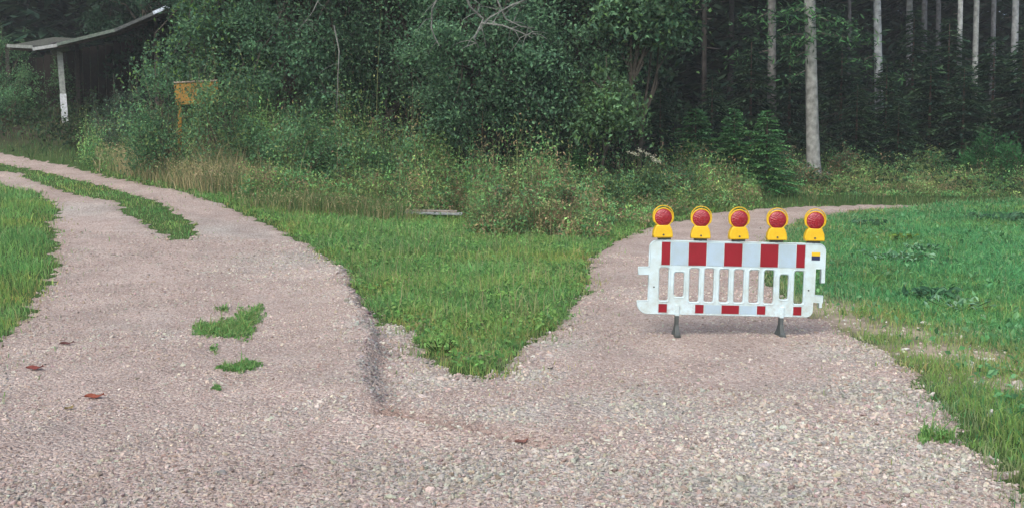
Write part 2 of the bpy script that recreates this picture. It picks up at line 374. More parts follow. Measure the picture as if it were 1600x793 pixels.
# ------------------------------------------------------------------ loose gravel stones
phi = (1 + 5 ** .5) / 2
ICO = np.array([(-1,phi,0),(1,phi,0),(-1,-phi,0),(1,-phi,0),(0,-1,phi),(0,1,phi),(0,-1,-phi),(0,1,-phi),(phi,0,-1),(phi,0,1),(-phi,0,-1),(-phi,0,1)]) / 1.902
ICOF = [(0,11,5),(0,5,1),(0,1,7),(0,7,10),(0,10,11),(1,5,9),(5,11,4),(11,10,2),(10,7,6),(7,1,8),(3,9,4),(3,4,2),(3,2,6),(3,6,8),(3,8,9),(4,9,5),(2,4,11),(6,2,10),(8,6,7),(9,8,1)]
def stones(buf, P, r, C, flat=.55):
    n = len(P); V = ICO[None] * (1 + rng.uniform(-.28, .28, (n, 12, 1)))
    sc = np.stack([rng.uniform(.8, 1.5, n), rng.uniform(.6, 1.0, n), rng.uniform(.7, 1.1, n) * flat], 1); V = V * sc[:, None, :]
    q = rng.normal(size=(n, 4)) * np.array([.35, .35, 1, 1]); q /= np.linalg.norm(q, axis=1, keepdims=True)
    x, y, z, w = q.T
    Rm = np.stack([np.stack([1-2*(y*y+z*z), 2*(x*y-z*w), 2*(x*z+y*w)], -1), np.stack([2*(x*y+z*w), 1-2*(x*x+z*z), 2*(y*z-x*w)], -1), np.stack([2*(x*z-y*w), 2*(y*z+x*w), 1-2*(x*x+y*y)], -1)], 1)
    V = np.einsum('nij,nkj->nki', Rm, V) * np.asarray(r)[:, None, None] + P[:, None, :]
    buf.add(V, ICOF, C)
def scatter(n, ulo, uhi, dlo, dhi, power=1.0):
    """points in the view wedge, density falling as D^-power"""
    k = 2 - power
    D = (rng.uniform(0, 1, n) * (dhi ** k - dlo ** k) + dlo ** k) ** (1 / k) if abs(k) > 1e-6 else np.exp(rng.uniform(math.log(dlo), math.log(dhi), n))
    return rng.uniform(ulo, uhi, n) * D, D
b = Buf()
x, y = scatter(240000, -.85, .8, 3.2, 17, 1.5)
sd = -grass_sd(x, y); cs = coarse(x, y)
k = (sd > -.10) & (rng.uniform(size=len(x)) < (1 - .62 * packed(x, y)) * (.7 + .3 * cs)); x, y, cs, sd = x[k], y[k], cs[k], sd[k]
r = rng.lognormal(math.log(.0073), .38, len(x)) * (1 + .45 * cs) * (1 - .2 * packed(x, y)) * (1 + .03 * np.clip(y - 6, 0, 10)); r = np.clip(r, .004, .028)
P = np.stack([x, y, ROADZ(x, y) + r * .15], 1)
pk = pal([(.35,.28,.255),(.42,.345,.315),(.48,.42,.385),(.28,.215,.195),(.37,.30,.275),(.40,.35,.32)], len(x), .10)
gr = pal([(.39,.375,.335),(.44,.415,.375),(.47,.45,.41),(.25,.24,.225),(.34,.325,.295),(.41,.36,.325)], len(x), .10)
bd = line_d(BERM, x, y); dk = sstep((y - BERM[-1][1] + .3) / .8) * np.exp(-((bd + .10 * lump(x, y, 4, 14) - .02) / .17) ** 2) * (rng.uniform(size=len(x)) < .75)
r = np.where(dk > .3, r * 1.35, r)
GC = np.where((rng.uniform(size=len(x)) < .15 + .75 * cs)[:, None], gr, pk) * np.array((1.07, 1.09, 1.03)) * (1 + .22 * lump(x, y, 1.1, 55) + .14 * lump(x, y, 4.5, 56))[:, None]
GC = GC * (1 - dk[:, None] * np.array((.42, .38, .30)))
stones(b, P, r, GC)
tag(b.build('gravel', M_STONE), 'loose pink and grey crushed stone lying over both tracks', 'gravel', kind='stuff')

# ------------------------------------------------------------------ traffic barrier
CR = 450.0                                             # enlarged photo pixels per metre on the barrier
def LX(cx): return (cx - 525) / CR
def LZ(cx, cy): return (628 - (cy - .022 * (cx - 525))) / CR
def rrect(x0, x1, z0, z1, r, seg=5):
    pts = []
    for cx, cz, a0 in ((x1 - r, z1 - r, 0), (x0 + r, z1 - r, 90), (x0 + r, z0 + r, 180), (x1 - r, z0 + r, 270)):
        for i in range(seg + 1):
            a = R(a0 + 90 * i / seg); pts.append((cx + r * math.cos(a), cz + r * math.sin(a)))
    return pts
def curve_mesh(name, loops, extrude, bevel, m, parent, y=0.0, tubes=None):
    cu = bpy.data.curves.new(name, 'CURVE'); cu.dimensions = '3D' if tubes else '2D'
    if tubes: cu.bevel_depth = tubes; cu.bevel_resolution = 2
    else: cu.fill_mode = 'BOTH'; cu.extrude = extrude; cu.bevel_depth = bevel; cu.bevel_resolution = 2; cu.offset = -bevel
    for pts in loops:
        s = cu.splines.new('POLY'); s.points.add(len(pts) - 1); s.use_cyclic_u = True
        for p, q in zip(s.points, pts): p.co = (q[0], q[1], 0, 1)
    o = bpy.data.objects.new(name, cu); COL.objects.link(o)
    me = bpy.data.meshes.new_from_object(o.evaluated_get(bpy.context.evaluated_depsgraph_get()))
    bpy.data.objects.remove(o); me.name = name
    v = np.zeros(len(me.vertices) * 3); me.vertices.foreach_get('co', v); v = v.reshape(-1, 3)
    v = np.stack([v[:, 0], -v[:, 2] + y, v[:, 1]], 1); me.vertices.foreach_set('co', v.ravel()); me.update()
    me.materials.clear(); me.materials.append(m)
    ob = bpy.data.objects.new(name, me); COL.objects.link(ob); ob.parent = parent
    return ob
bx, by = hit(1142, 527); bx -= .02; bz = float(ROADZ(np.array([bx]), np.array([by]))[0])
BS = .955
BAR = empty('traffic_barrier', (bx, by, bz + .215 * BS), 0, 'white plastic barrier with red reflective stripes blocking the right gravel track', 'barrier')
BAR.rotation_euler = (0, R(1.26), 0); BAR.scale = (BS, BS, BS)
def Q(cx, cy): return (LX(cx), LZ(cx, cy))
def arc(cx, cz, r, a0, a1, n=6): return [(cx + r * math.cos(R(a0 + (a1 - a0) * i / n)), cz + r * math.sin(R(a0 + (a1 - a0) * i / n))) for i in range(n + 1)]
xl, xr, zt, zb = LX(128), LX(978), LZ(525, 270), 0.0
zn = LZ(978, 402)
out = []
out += arc(xr - .085, zt - .085, .085, 90, 0)
out += [(xr, zn + .0)]
# hook hanging down on the right
out += [(xr, LZ(975, 470)), (LX(957), LZ(957, 470)), (LX(957), zn - .004), (LX(932), zn - .004)]
out += [(LX(932), LZ(932, 527)), (LX(973), LZ(973, 530)), (LX(973), LZ(973, 567)), (LX(968), LZ(968, 567)), (LX(968), LZ(968, 590)), (LX(952), LZ(952, 590)), (LX(952), LZ(952, 567)), (LX(926), LZ(926, 563))]
out += arc(LX(926) - .075, .075, .075, 0, -90)
out += arc(LX(75) + .12, .12, .12, -90, -160, 5)
out += [(LX(75), LZ(75, 553)), (xl, LZ(128, 553)), (xl, LZ(128, 430)), (LX(78), LZ(78, 430)), (LX(78), LZ(78, 390)), (xl, LZ(128, 390))]
out += arc(xl + .085, zt - .085, .085, 180, 90)
slots = [(180,225,395,553),(252,300,418,535),(325,372,400,560),(397,443,400,560),(470,515,403,562),(540,587,405,563),(613,660,408,565),(685,733,408,568),(760,803,430,548),(830,877,412,570)]
SL = [rrect(LX(a), LX(b_), LZ(a, d), LZ(a, c), .022) for a, b_, c, d in slots]
curve_mesh('panel', [out] + SL, .016, .006, M_WHITE, BAR)
YF = -.0215
rims = [rrect(LX(a) - .012, LX(b_) + .012, LZ(a, d) - .012, LZ(a, c) + .012, .03) for a, b_, c, d in slots]
for f_ in rims: curve_mesh('slot_rim', [f_], 0, 0, M_WHITE, BAR, y=-.022, tubes=.0055)
# raised edge bead and frames round the reflective fields
def inset(pts, d):
    P = np.array(pts); n = len(P); o = []
    for i in range(n):
        a = P[i] - P[i - 1]; b_ = P[(i + 1) % n] - P[i]; a /= np.linalg.norm(a) + 1e-9; b_ /= np.linalg.norm(b_) + 1e-9
        nn = np.array([a[1] + b_[1], -(a[0] + b_[0])]); nn /= max(np.linalg.norm(nn), 1e-6); o.append(tuple(P[i] + nn * d))
    return o
curve_mesh('edge_bead', [inset(out, .008)], 0, 0, M_WHITE, BAR, y=-.021, tubes=.006)
def plate(name, x0, x1, z0, z1, m, y0=YF, th=.003):
    b = Buf(); box(b, ((x0 + x1) / 2, y0 - th / 2 - .001, (z0 + z1) / 2), (x1 - x0, th, z1 - z0)); return b.build(name, m, BAR)
zt0, zt1 = LZ(525, 389), LZ(525, 280)
for a, b_ in ((187,228),(317,402),(488,574),(662,747),(835,876)): plate('red_stripe', LX(a), LX(b_), zt0, zt1, M_RED)
for a, b_ in ((233,313),(406,484),(578,658),(751,831)): plate('pale_stripe', LX(a), LX(b_), zt0, zt1, M_PALE)
zb0, zb1 = LZ(525, 618), LZ(525, 577)
for a, b_ in ((180,220),(357,397),(484,568),(655,695),(830,869)): plate('red_stripe', LX(a), LX(b_), zb0, zb1, M_RED)
for a, b_ in ((403,480),(572,651)): plate('pale_stripe', LX(a), LX(b_), zb0, zb1, M_PALE)
fr = [[(LX(a) - .006, zt0 - .006), (LX(b_) + .006, zt0 - .006), (LX(b_) + .006, zt1 + .006), (LX(a) - .006, zt1 + .006)] for a, b_ in ((187,228),(317,402),(488,574),(662,747),(835,876))]
fr += [[(LX(a) - .005, zb0 - .005), (LX(b_) + .005, zb0 - .005), (LX(b_) + .005, zb1 + .005), (LX(a) - .005, zb1 + .005)] for a, b_ in ((180,220),(357,397),(484,568),(655,695),(830,869))]
for f_ in fr: curve_mesh('stripe_frame', [f_], 0, 0, M_WHITE, BAR, y=-.023, tubes=.0035)
stk = plate('sticker', LX(908), LX(948), LZ(928, 340), LZ(928, 322), M_YEL)
s2 = plate('sticker_lower_half', LX(908), LX(948), LZ(928, 360), LZ(928, 340) - .0005, M_NAVY); s2.parent = stk
for cx, cy in ((155,488),(900,505)):
    b = Buf(); tube(b, [(LX(cx), -.019, LZ(cx, cy)), (LX(cx), -.026, LZ(cx, cy))], .009, 10); b.build('screw', M_DARK, BAR)
for k_, cx in enumerate((271, 775)):
    X0 = LX(cx)
    b = Buf()                                      # white socket that grips the foot
    for z0, z1, w in ((-.012, .11, .045),): box(b, (X0, -.004, (z0 + z1) / 2), (w, .062, z1 - z0))
    sk = b.build('foot_socket', M_WHITE, BAR)
    bv = sk.modifiers.new('bev', 'BEVEL'); bv.width = .006; bv.segments = 2
    # foot seen end-on: thin blade, long across the barrier
    b = Buf(); gz = (float(ROADZ(np.array([bx + X0 * BS]), np.array([by]))[0]) - (bz + .215 * BS)) / BS + X0 * math.sin(R(1.26)) - .008
    prof = [(-.12, gz), (-.12, gz + .03), (-.09, gz + .06), (-.045, gz + .13), (-.035, -.01), (.035, -.01), (.045, gz + .13), (.09, gz + .06), (.12, gz + .03), (.12, gz)]
    n = len(prof)
    V = [];
    for sgn in (-1, 1):
        for yy, zz in prof:
            w = .019 + .014 * (1 - min(1, (zz - gz) / .08)) ; V.append((X0 + sgn * w, yy, zz))
    F = [tuple(range(n))[::-1], tuple(range(n, 2 * n))] + [(i, (i + 1) % n, n + (i + 1) % n, n + i) for i in range(n)]
    b.add(np.array(V)[None], F, np.array((.1, .1, .1)))
    ft = b.build('foot', M_DARK, BAR); bv = ft.modifiers.new('bev', 'BEVEL'); bv.width = .004; bv.segments = 2

# ------------------------------------------------------------------ warning lamps
def lamp(X0, label, clip_shift, rz):
    zc = zt + .006
    L = empty('warning_lamp', (0, 0, 0), 0, label, 'warning lamp', 'yellow warning lamps in a row on top of the barrier')
    L.location = (bx + BS * (X0 * math.cos(R(1.26)) + zc * math.sin(R(1.26))), by, bz + BS * (.215 - X0 * math.sin(R(1.26)) + zc * math.cos(R(1.26)))); L.scale = (BS, BS, BS)
    L.rotation_euler = (R(rng.uniform(-2, 2)), R(.6 + rng.uniform(-1.2, 1.2)), rz)
    # local frame: z from the panel top
    b = Buf(); box(b, (clip_shift, .0, .008), (.135, .05, .024)); box(b, (clip_shift, 0, .003), (.03, .058, .02)); o = b.build('clamp', M_DARK, L)
    # housing: outline swept through thickness
    H2 = [(-.102, .018), (.102, .018), (.103, .05), (.098, .09), (.084, .125), (.070, .150), (-.070, .150), (-.084, .125), (-.098, .09), (-.103, .05)]
    o = curve_mesh('housing', [H2], .042, .008, M_YEL, L)
    CZ = .232
    # drum behind the lens
    o = curve_mesh('lamp_head', [arc(0, CZ, .100, 0, 350, 35)], .026, .006, M_YEL, L)
    # ring
    pts = arc(0, CZ, .0985, 0, 350, 35); o = curve_mesh('lens_ring', [pts], 0, 0, M_YEL, L, y=-.034, tubes=.0065)
    # lens dome
    b = Buf(); seg, rg = 32, 8; V = [(0, -.062, CZ)]
    for i in range(1, rg + 1):
        a = i / rg * math.pi / 2
        for j in range(seg): V.append((.094 * math.sin(a) * math.cos(j * 2 * math.pi / seg), -.034 - .028 * math.cos(a), CZ + .094 * math.sin(a) * math.sin(j * 2 * math.pi / seg)))
    F = [(0, 1 + j, 1 + (j + 1) % seg) for j in range(seg)] + [(1 + (i - 1) * seg + j, 1 + i * seg + j, 1 + i * seg + (j + 1) % seg, 1 + (i - 1) * seg + (j + 1) % seg) for i in range(1, rg) for j in range(seg)]
    b.add(np.array(V)[None], F, np.array((.5, 0, 0))); b.build('lens', M_LENS, L, smooth=True)
    # carrying bow / visor arching over the head
    b = Buf(); n = 28; V = []
    for i in range(n + 1):
        a = R(-28 + 236 * i / n)
        lift = max(0, math.sin(a)) ; rr = .104 + .014 * lift
        for (dr, yy) in ((0, -.020), (.007, -.020), (.007, .018), (0, .018)): V.append(((rr + dr) * math.cos(a), yy - .02, CZ + (rr + dr) * math.sin(a) + .006 * lift))
    F = [(i * 4 + j, i * 4 + (j + 1) % 4, i * 4 + 4 + (j + 1) % 4, i * 4 + 4 + j) for i in range(n) for j in range(4)] + [(0, 1, 2, 3), (n * 4 + 3, n * 4 + 2, n * 4 + 1, n * 4)]
    b.add(np.array(V)[None], F, np.array((.5, .4, 0))); b.build('carrying_bow', M_YEL, L)
    b = Buf(); tube(b, [(.0, -.048, .05), (.0, -.057, .05)], .010, 12); b.build('lock_screw', M_DARK, L, smooth=False)
    b = Buf(); box(b, (0, -.0515, .032), (.17, .004, .006)); b.build('housing_rib', M_YEL, L)
for cx, lab, cs_, rz in ((190,'leftmost warning lamp, red lens, on the barrier’s left rounded corner', .02, R(4)),
                   (372,'warning lamp over the left broad red stripe of the barrier', 0, R(-3)),
                   (555,'warning lamp over the middle broad red stripe of the barrier', 0, R(2)),
                   (738,'warning lamp over the right broad red stripe of the barrier', 0, R(-2)),
                   (918,'rightmost warning lamp, red lens, above the yellow and dark sticker', -.005, R(-4))):
    lamp(LX(cx), lab.replace('’', "'"), cs_, rz)

# ------------------------------------------------------------------ grass
G_FRESH = [(.17,.37,.11),(.22,.43,.13),(.135,.31,.10),(.27,.42,.14)]
G_MEAD = [(.11,.34,.13),(.14,.39,.15),(.095,.29,.11),(.19,.42,.15)]
G_DRY = [(.46,.40,.23),(.38,.36,.18),(.32,.33,.14)]
def grass_zone(name, label, which, n, ulo, uhi, dlo, dhi, h0, cols, power=1.5, dryf=.08, extra=None, margin=.0, wide=1.0, clump=.6, edge=.12, edgeamt=.35):
    x, y = scatter(n, ulo, uhi, dlo, dhi, power)
    sd = grass_sd(x, y, which)
    sd = sd + edge_noise(x, y) + margin
    dens = np.clip(sd / .22 + .15, 0, 1) * (1 - .93 * dirtmask(x, y)) * np.clip(1 + clump * lump(x, y, 3.1, 43) + .5 * clump * lump(x, y, 11, 47), .12, 1.6)
    dens = np.maximum(dens, .22 * np.exp(-np.clip(-sd, 0, 9) / .16) * (lump(x, y, 7, 52) > -.1))     # weeds straying onto the gravel
    if extra is not None: dens = dens * extra(x, y)
    k = rng.uniform(size=len(x)) < dens; x, y, sd = x[k], y[k], sd[k]
    P = np.stack([x, y, H(x, y) + .02 * (sd < .02)], 1); n = len(x)
    vary = np.clip(1 + .45 * lump(x, y, 4, 44) + .3 * lump(x, y, 13, 45), .45, 1.9)
    h = h0 * vary * rng.lognormal(0, .3, n) * np.clip(.55 + sd * 1.2, .3, 1)
    w = .0045 * wide * (1 + np.clip(y - 7, 0, 30) * .11) * rng.uniform(.7, 1.4, n)
    C = pal(cols, n, .18); dd = dirtmask(x, y); dp = dryf + .8 * dd + .25 * np.clip(lump(x, y, 1.7, 46), 0, 1) + edgeamt * np.exp(-np.clip(sd, 0, 9) / edge)
    dr = rng.uniform(size=n) < dp; C[dr] = mixc_arr(C[dr], pal(G_DRY, dr.sum(), .15), .65)
    C = C * (1 + .18 * lump(x, y, .9, 48) + .22 * lump(x, y, 3.7, 49))[:, None].clip(.3, 2)
    hu = (.45 * lump(x, y, 1.3, 50) + .35 * lump(x, y, 5.3, 51))[:, None]; C = C * (1 + hu.clip(-.12, .8) * np.array([[.9, .12, -.25]]))
    if which == [1]:
        q = (y < 12) & (sd < 1.5) & (sd > .1) & (rng.uniform(size=n) < .7 * np.clip(1.6 - sd, 0, 1)); C[q] = pal([(.24,.40,.11),(.20,.36,.10),(.30,.40,.14)], q.sum(), .15)
    b = Buf(); blades(b, P, h, w, C, lean=.45, droop=.7, tipc=C * 1.12)
    return b, x, y, sd
def mixc_arr(a, b, t): return a * (1 - t) + b * t
def weedleaves(b, x, y, hgt, size, cols, spread=.6):
    n = len(x); P = np.stack([x, y, H(x, y) + hgt * rng.uniform(.1, 1, n)], 1)
    leaves(b, P, size * rng.uniform(.6, 1.4, n), pal(cols, n, .18), spread)
# middle tongue of grass between the tracks
b, x, y, sd = grass_zone('grass', '', [0], 260000, -.62, .36, 7.0, 26, .13, G_FRESH, 1.3, .12, wide=1.1)
k = (sd > .02) & (rng.uniform(size=len(x)) < .30 * (1 + 1.3 * lump(x, y, 2.6, 61))); weedleaves(b, x[k] + .01, y[k], .12, .035 + .0016 * y[k], [(.16,.34,.09),(.22,.40,.12),(.12,.26,.09)])
k = (sd > .1) & (rng.uniform(size=len(x)) < .02 * (1 + 1.5 * lump(x, y, 1.5, 62))); q = np.stack([x[k], y[k], H(x[k], y[k])], 1); blades(b, q, rng.uniform(.25, .5, len(q)), .006, pal(G_DRY, len(q)), .3, .3)
tag(b.build('grass', M_GRASS), 'fresh green grass and weeds on the tongue between the two tracks', 'grass', kind='stuff')
# right meadow
b, x, y, sd = grass_zone('grass', '', [1], 330000, .05, .85, 4.0, 31, .095, G_MEAD, 1.25, .04, wide=1.25, clump=.4, edge=.55, edgeamt=.75)
k = (sd > .4) & (rng.uniform(size=len(x)) < .05 * (1 + 1.5 * lump(x, y, 1.6, 63))); weedleaves(b, x[k], y[k], .10, .05 + .002 * y[k], [(.12,.32,.13),(.18,.38,.18),(.09,.24,.09)])
tag(b.build('grass', M_GRASS), 'short dark green meadow grass right of the barrier', 'grass', kind='stuff')
# left verge
b, x, y, sd = grass_zone('grass', '', [2], 120000, -.95, -.40, 6.0, 32, .14, G_FRESH, 1.3, .05, wide=1.2)
tag(b.build('grass', M_GRASS), 'green verge grass at the left edge of the left track', 'grass', kind='stuff')
b, x, y, sd = grass_zone('grass', '', [3], 90000, -.85, -.28, 10.0, 40, .07, G_FRESH, 1.3, .12, margin=.05, wide=1.2)
tag(b.build('grass', M_GRASS), 'low grass strip between the wheel ruts of the left track', 'grass', kind='stuff')
# sparse weeds creeping on the gravel edges
# far bank grass behind the right track, and left bank
b = Buf(); x, y = scatter(50000, -.8, .8, 24, 40, 1.0); sd = grass_sd(x, y, [0]); k = (sd > .05) & (y < 31 + 6 * sstep((-x) / 10)); x, y = x[k], y[k]
P = np.stack([x, y, H(x, y)], 1); n = len(x); C = pal([(.08,.17,.06),(.12,.21,.08),(.17,.20,.09),(.06,.13,.05)], n, .2)
blades(b, P, .2 * rng.lognormal(0, .4, n) * (1 + .5 * lump(x, y, .8, 71)), .02, C, .5, .8)
tag(b.build('undergrowth', M_GRASS), 'rough dark grass and weeds along the foot of the wood', 'undergrowth', kind='stuff')
def tall_patch(px0, px1, d0, d1, n, hh, cols, label, lean=.3, w=.012):
    u0, u1 = (px0 - 800) / FP, (px1 - 800) / FP
    x, y = scatter(n, u0, u1, d0, d1, 0.5); uu = (x / y - u0) / (u1 - u0); vv = (y - d0) / (d1 - d0)
    sd = grass_sd(x, y, [0])
    k = (rng.uniform(size=n) < np.clip(np.sin(np.pi * uu) * 1.6, 0, 1) * np.clip(1 + 1.2 * lump(x, y, 2, 81), .05, 1)) & (sd > .15); x, y, sd = x[k], y[k], sd[k]
    P = np.stack([x, y, H(x, y)], 1); n = len(x)
    b = Buf(); blades(b, P, hh * rng.lognormal(0, .3, n) * np.clip(.5 + sd * .5, .4, 1.1) * (1 + .35 * lump(x, y, 1.5, 82)), w * rng.uniform(.6, 1.4, n), pal(cols, n, .2), lean, .5)
    # seed heads
    m = rng.uniform(size=n) < .25; Pm = P[m] + np.stack([rng.normal(0, .06, m.sum()), rng.normal(0, .06, m.sum()), hh * rng.uniform(.7, 1.15, m.sum())], 1)
    leaves(b, Pm, .07, pal(cols, m.sum(), .2) * 1.15, .8, .35)
    tag(b.build('tall_grass', M_GRASS), label, 'tall grass', kind='stuff')
DRYC = [(.48,.41,.24),(.38,.35,.18),(.22,.27,.12),(.54,.46,.29)]
BRN = [(.22,.16,.09),(.28,.21,.12),(.13,.17,.07),(.17,.11,.07)]
GRN = [(.09,.19,.07),(.13,.24,.08),(.17,.24,.09),(.22,.22,.10)]
tall_patch(140, 480, 22.3, 29, 34000, .6, DRYC + GRN[:1], 'tall straw coloured grass on the bank right of the left track')
tall_patch(330, 660, 20.5, 25, 15000, .35, GRN + DRYC[:1], 'knee high green and yellow grass on the bank in the middle')
tall_patch(560, 800, 22.8, 26, 9000, .45, GRN + BRN[:2], 'mixed green and brown grass behind the grey plank')
tall_patch(730, 930, 19.6, 24, 9000, .5, BRN + GRN[:2], 'tall brown dead stalks left of the right track', lean=.6)
tall_patch(900, 1200, 23, 29.5, 12000, .4, GRN + BRN[:1], 'rank green weeds on the bank behind the right track', lean=.6)
tall_patch(1180, 1560, 28.5, 31, 10000, .2, GRN + DRYC[:1], 'yellowish rough grass below the young spruces')

def herbs(px0, px1, d0, d1, n, hmax, cols, label, size=.07, lean=None):
    u0, u1 = (px0 - 800) / FP, (px1 - 800) / FP; x, y = scatter(n, u0, u1, d0, d1, .5); sd = grass_sd(x, y, [0]); vv = (y - d0) / (d1 - d0)
    k = (sd > .25) & (rng.uniform(size=n) < np.clip(.9 + 1.6 * lump(x, y, 2.3, px0), .03, 1)); x, y, sd, vv = x[k], y[k], sd[k], vv[k]; m = len(x)
    hh = hmax * np.clip(.35 + .9 * vv, 0, 1.1) * np.clip(1 + .6 * lump(x, y, 1.7, px1), .3, 1.7) * np.clip(.4 + sd * .6, .4, 1) * rng.lognormal(-.12, .38, m)
    nl = 18; cc = pal(cols, m, .15) * np.clip((1 + .55 * lump(x, y, 3, px0 + 1)) * rng.lognormal(0, .25, m), .45, 1.9)[:, None]
    P = np.repeat(np.stack([x, y, H(x, y)], 1), nl, 0); hr = np.repeat(hh, nl); t = rng.uniform(.1, 1, m * nl) ** .8
    P = P + np.stack([rng.normal(0, .10, m * nl), rng.normal(0, .10, m * nl), hr * t], 1)
    b = Buf(); leaves(b, P, size * rng.uniform(.5, 1.4, m * nl), np.repeat(cc, nl, 0) * rng.uniform(.75, 1.3, (m * nl, 1)), .9, .5)
    blades(b, np.stack([x, y, H(x, y)], 1), hh * 1.1, .012, cc * .8, .15, .2)
    tag(b.build('herbs', M_LEAF), label, 'herbs', kind='stuff')
HG = [(.15,.34,.13),(.20,.39,.14),(.12,.27,.12),(.21,.37,.13)]; HY = [(.28,.37,.13),(.25,.31,.13)]; HB = [(.28,.22,.13),(.31,.25,.14),(.20,.21,.12)]
herbs(130, 430, 24.5, 30, 1500, .8, HG + HY, 'pale leafy weeds behind the straw coloured grass')
herbs(380, 700, 22, 26.5, 5200, 1.15, HG + HY + HB[:1], 'leafy weeds and yellowing herbs under the left middle trees')
herbs(640, 860, 22.9, 26.5, 3000, 1.2, HG + HB[:2] + HY[:1], 'reddish and green herbs behind the grey plank')
herbs(740, 940, 19.4, 24.5, 3600, .95, HB[:2] + HG + HY[1:], 'brown withered herbs beside the right track')
herbs(870, 1180, 21.5, 28, 4200, .8, HG + HY + HB[:1], 'green herbs on the bank left of the bend')
herbs(1170, 1600, 28, 32.5, 2200, .4, HG + HY + HB[:1], 'low herbs below the young spruces')

# ------------------------------------------------------------------ haze volume added to lift the dark tones of the wood
hz = Buf(); box(hz, (0, 45, 17), (260, 220, 44)); hm = bpy.data.materials.new('haze'); hm.use_nodes = True
hn = hm.node_tree.nodes; hn.remove(hn['Principled BSDF']); pv = hn.new('ShaderNodeVolumePrincipled')
pv.inputs['Color'].default_value = (.86, .93, .95, 1); pv.inputs['Density'].default_value = .0011; pv.inputs['Anisotropy'].default_value = 0
hm.node_tree.links.new(pv.outputs[0], hn['Material Output'].inputs['Volume'])
tag(hz.build('haze', hm), 'thin added haze lifting the dark tones of the wood', 'haze', kind='stuff')
SC.cycles.volume_bounces = 0

# ------------------------------------------------------------------ trees and shrubs
def ellipsoid_pts(n, c, r, shell=.4):
    d = rng.normal(size=(n, 3)); d /= np.linalg.norm(d, axis=1, keepdims=True)
    return np.array(c) + d * (rng.uniform(0, 1, (n, 1)) ** shell) * np.array(r)
DARKL = [(.085,.18,.10),(.105,.21,.115),(.125,.24,.125),(.07,.145,.09)]
LITEL = [(.13,.24,.065),(.16,.28,.08),(.10,.19,.07)]
def clumps(b, centers, crad, nleaf, size, cols, flat=.55, jit=.16):
    m = len(centers); hue = rng.normal(0, .26, m)
    idx = np.repeat(np.arange(m), nleaf); n = len(idx)
    off = rng.normal(size=(n, 3)) * np.array([1, 1, flat]) * .5
    off[:, 2] -= .35 * (off[:, 0] ** 2 + off[:, 1] ** 2)       # umbrella droop
    cr = (crad * rng.uniform(.6, 1.3, m))[idx][:, None]
    P = centers[idx] + off * cr
    C = pal(cols, n, jit) * (1 + hue[idx])[:, None].clip(.5, 1.6)
    leaves(b, P, size * rng.uniform(.6, 1.35, n), C, .75)
    return P
def limb_path(a, b_, sag=.15, n=5):
    a = np.array(a); b_ = np.array(b_); L = np.linalg.norm(b_ - a)
    return [a * (1 - t) + b_ * t + np.array([0, 0, sag * L * math.sin(math.pi * t)]) + rng.normal(0, .03 * L, 3) * (0 < t < 1) for t in np.linspace(0, 1, n)]
def broadleaf(px, D, height, ells, label, cols=DARKL, nclump=150, nleaf=130, size=.10, trunk_r=.16, name='broadleaf_tree', lean=0, group='broadleaf trees along the edge of the wood'):
    loc = at(px, D); T = empty(name, loc, 0, label, 'tree', group)
    tb = Buf(); top = np.array((lean, 0, height * .8)); tr = limb_path((0, 0, -.2), top, .02, 8)
    tube(tb, tr, np.linspace(trunk_r, trunk_r * .25, 8), 9, (.055, .05, .04), .08)  # trunk and limb colours darkened to stand for shade under the crowns
    tb.build('trunk', M_BARK, T, True)
    tot = sum(e[3] * e[4] * e[5] for e in ells); b = Buf(); lb = Buf()
    for e in ells:
        k = max(6, int(nclump * e[3] * e[4] * e[5] / tot)); c = ellipsoid_pts(k, e[:3], e[3:], .38)
        c[:, 2] = np.maximum(c[:, 2], .3)
        clumps(b, c, .62, nleaf, size, cols)
        for q in c[::3]:
            s = tr[int(rng.integers(2, 7))]; tube(lb, limb_path(s, q, .05), np.linspace(.045, .008, 5), 5, (.06, .055, .045))
    lb.build('limbs', M_BARK, T); b.build('crown', M_LEAF, T)
    return T
# the big leafy mass in the middle, left to right
broadleaf(345, 27.5, 9, [(.35,0,4.2,1.6,1.5,2.6),(-1.2,-.4,2.7,.9,.8,.75),(.1,-.3,6.6,1.2,1.2,1.0)], 'leafy tree hanging over the right end of the shed roof', cols=DARKL + LITEL[:1], nclump=190)
broadleaf(470, 27, 10, [(0,0,3.2,2.1,1.8,2.7),(.3,0,6.6,2.4,2,2)], 'dense dark leafy tree right of the yellow board', nclump=260)
broadleaf(610, 28, 11, [(0,0,3.6,2.6,2,3.0),(0,0,7.6,3,2.2,2)], 'dark leafy tree behind the left bare grey branch', cols=DARKL, nclump=300)
BT = broadleaf(760, 25.5, 10, [(.1,-.3,4.2,2.2,1.6,1.9),(-.5,-.2,2.6,1.2,1.1,1.2),(1.1,-.4,3.1,1.1,1.1,1.4),(0,.8,6.8,2.6,1.6,1.8)], 'big leafy tree with bare grey dead limbs in the middle of the wood edge', nclump=330, trunk_r=.2)
broadleaf(890, 27, 11, [(0,0,4.6,2.0,1.7,3.0),(1.2,-.2,6.4,1.5,1.4,2.0),(-.4,0,2.4,1.2,1.2,1.4)], 'leafy tree whose right side hangs over the dark gap', cols=DARKL, nclump=260)
broadleaf(1000, 26, 10, [(0,-.4,5.4,1.1,1.0,1.2),(.65,-.2,4.7,.6,.5,.6),(.1,0,7,1.5,1.2,1.0)], 'yellowish green maple with drooping pale edge beside the dark gap', cols=LITEL[2:] + DARKL, nclump=100, size=.14, lean=-.3, trunk_r=.09)
broadleaf(945, 25, 5, [(0,0,2.9,.65,.6,.9)], 'small yellow green maple under the big leafy trees', cols=LITEL[2:] + DARKL[2:3], nclump=34, size=.12, trunk_r=.05)
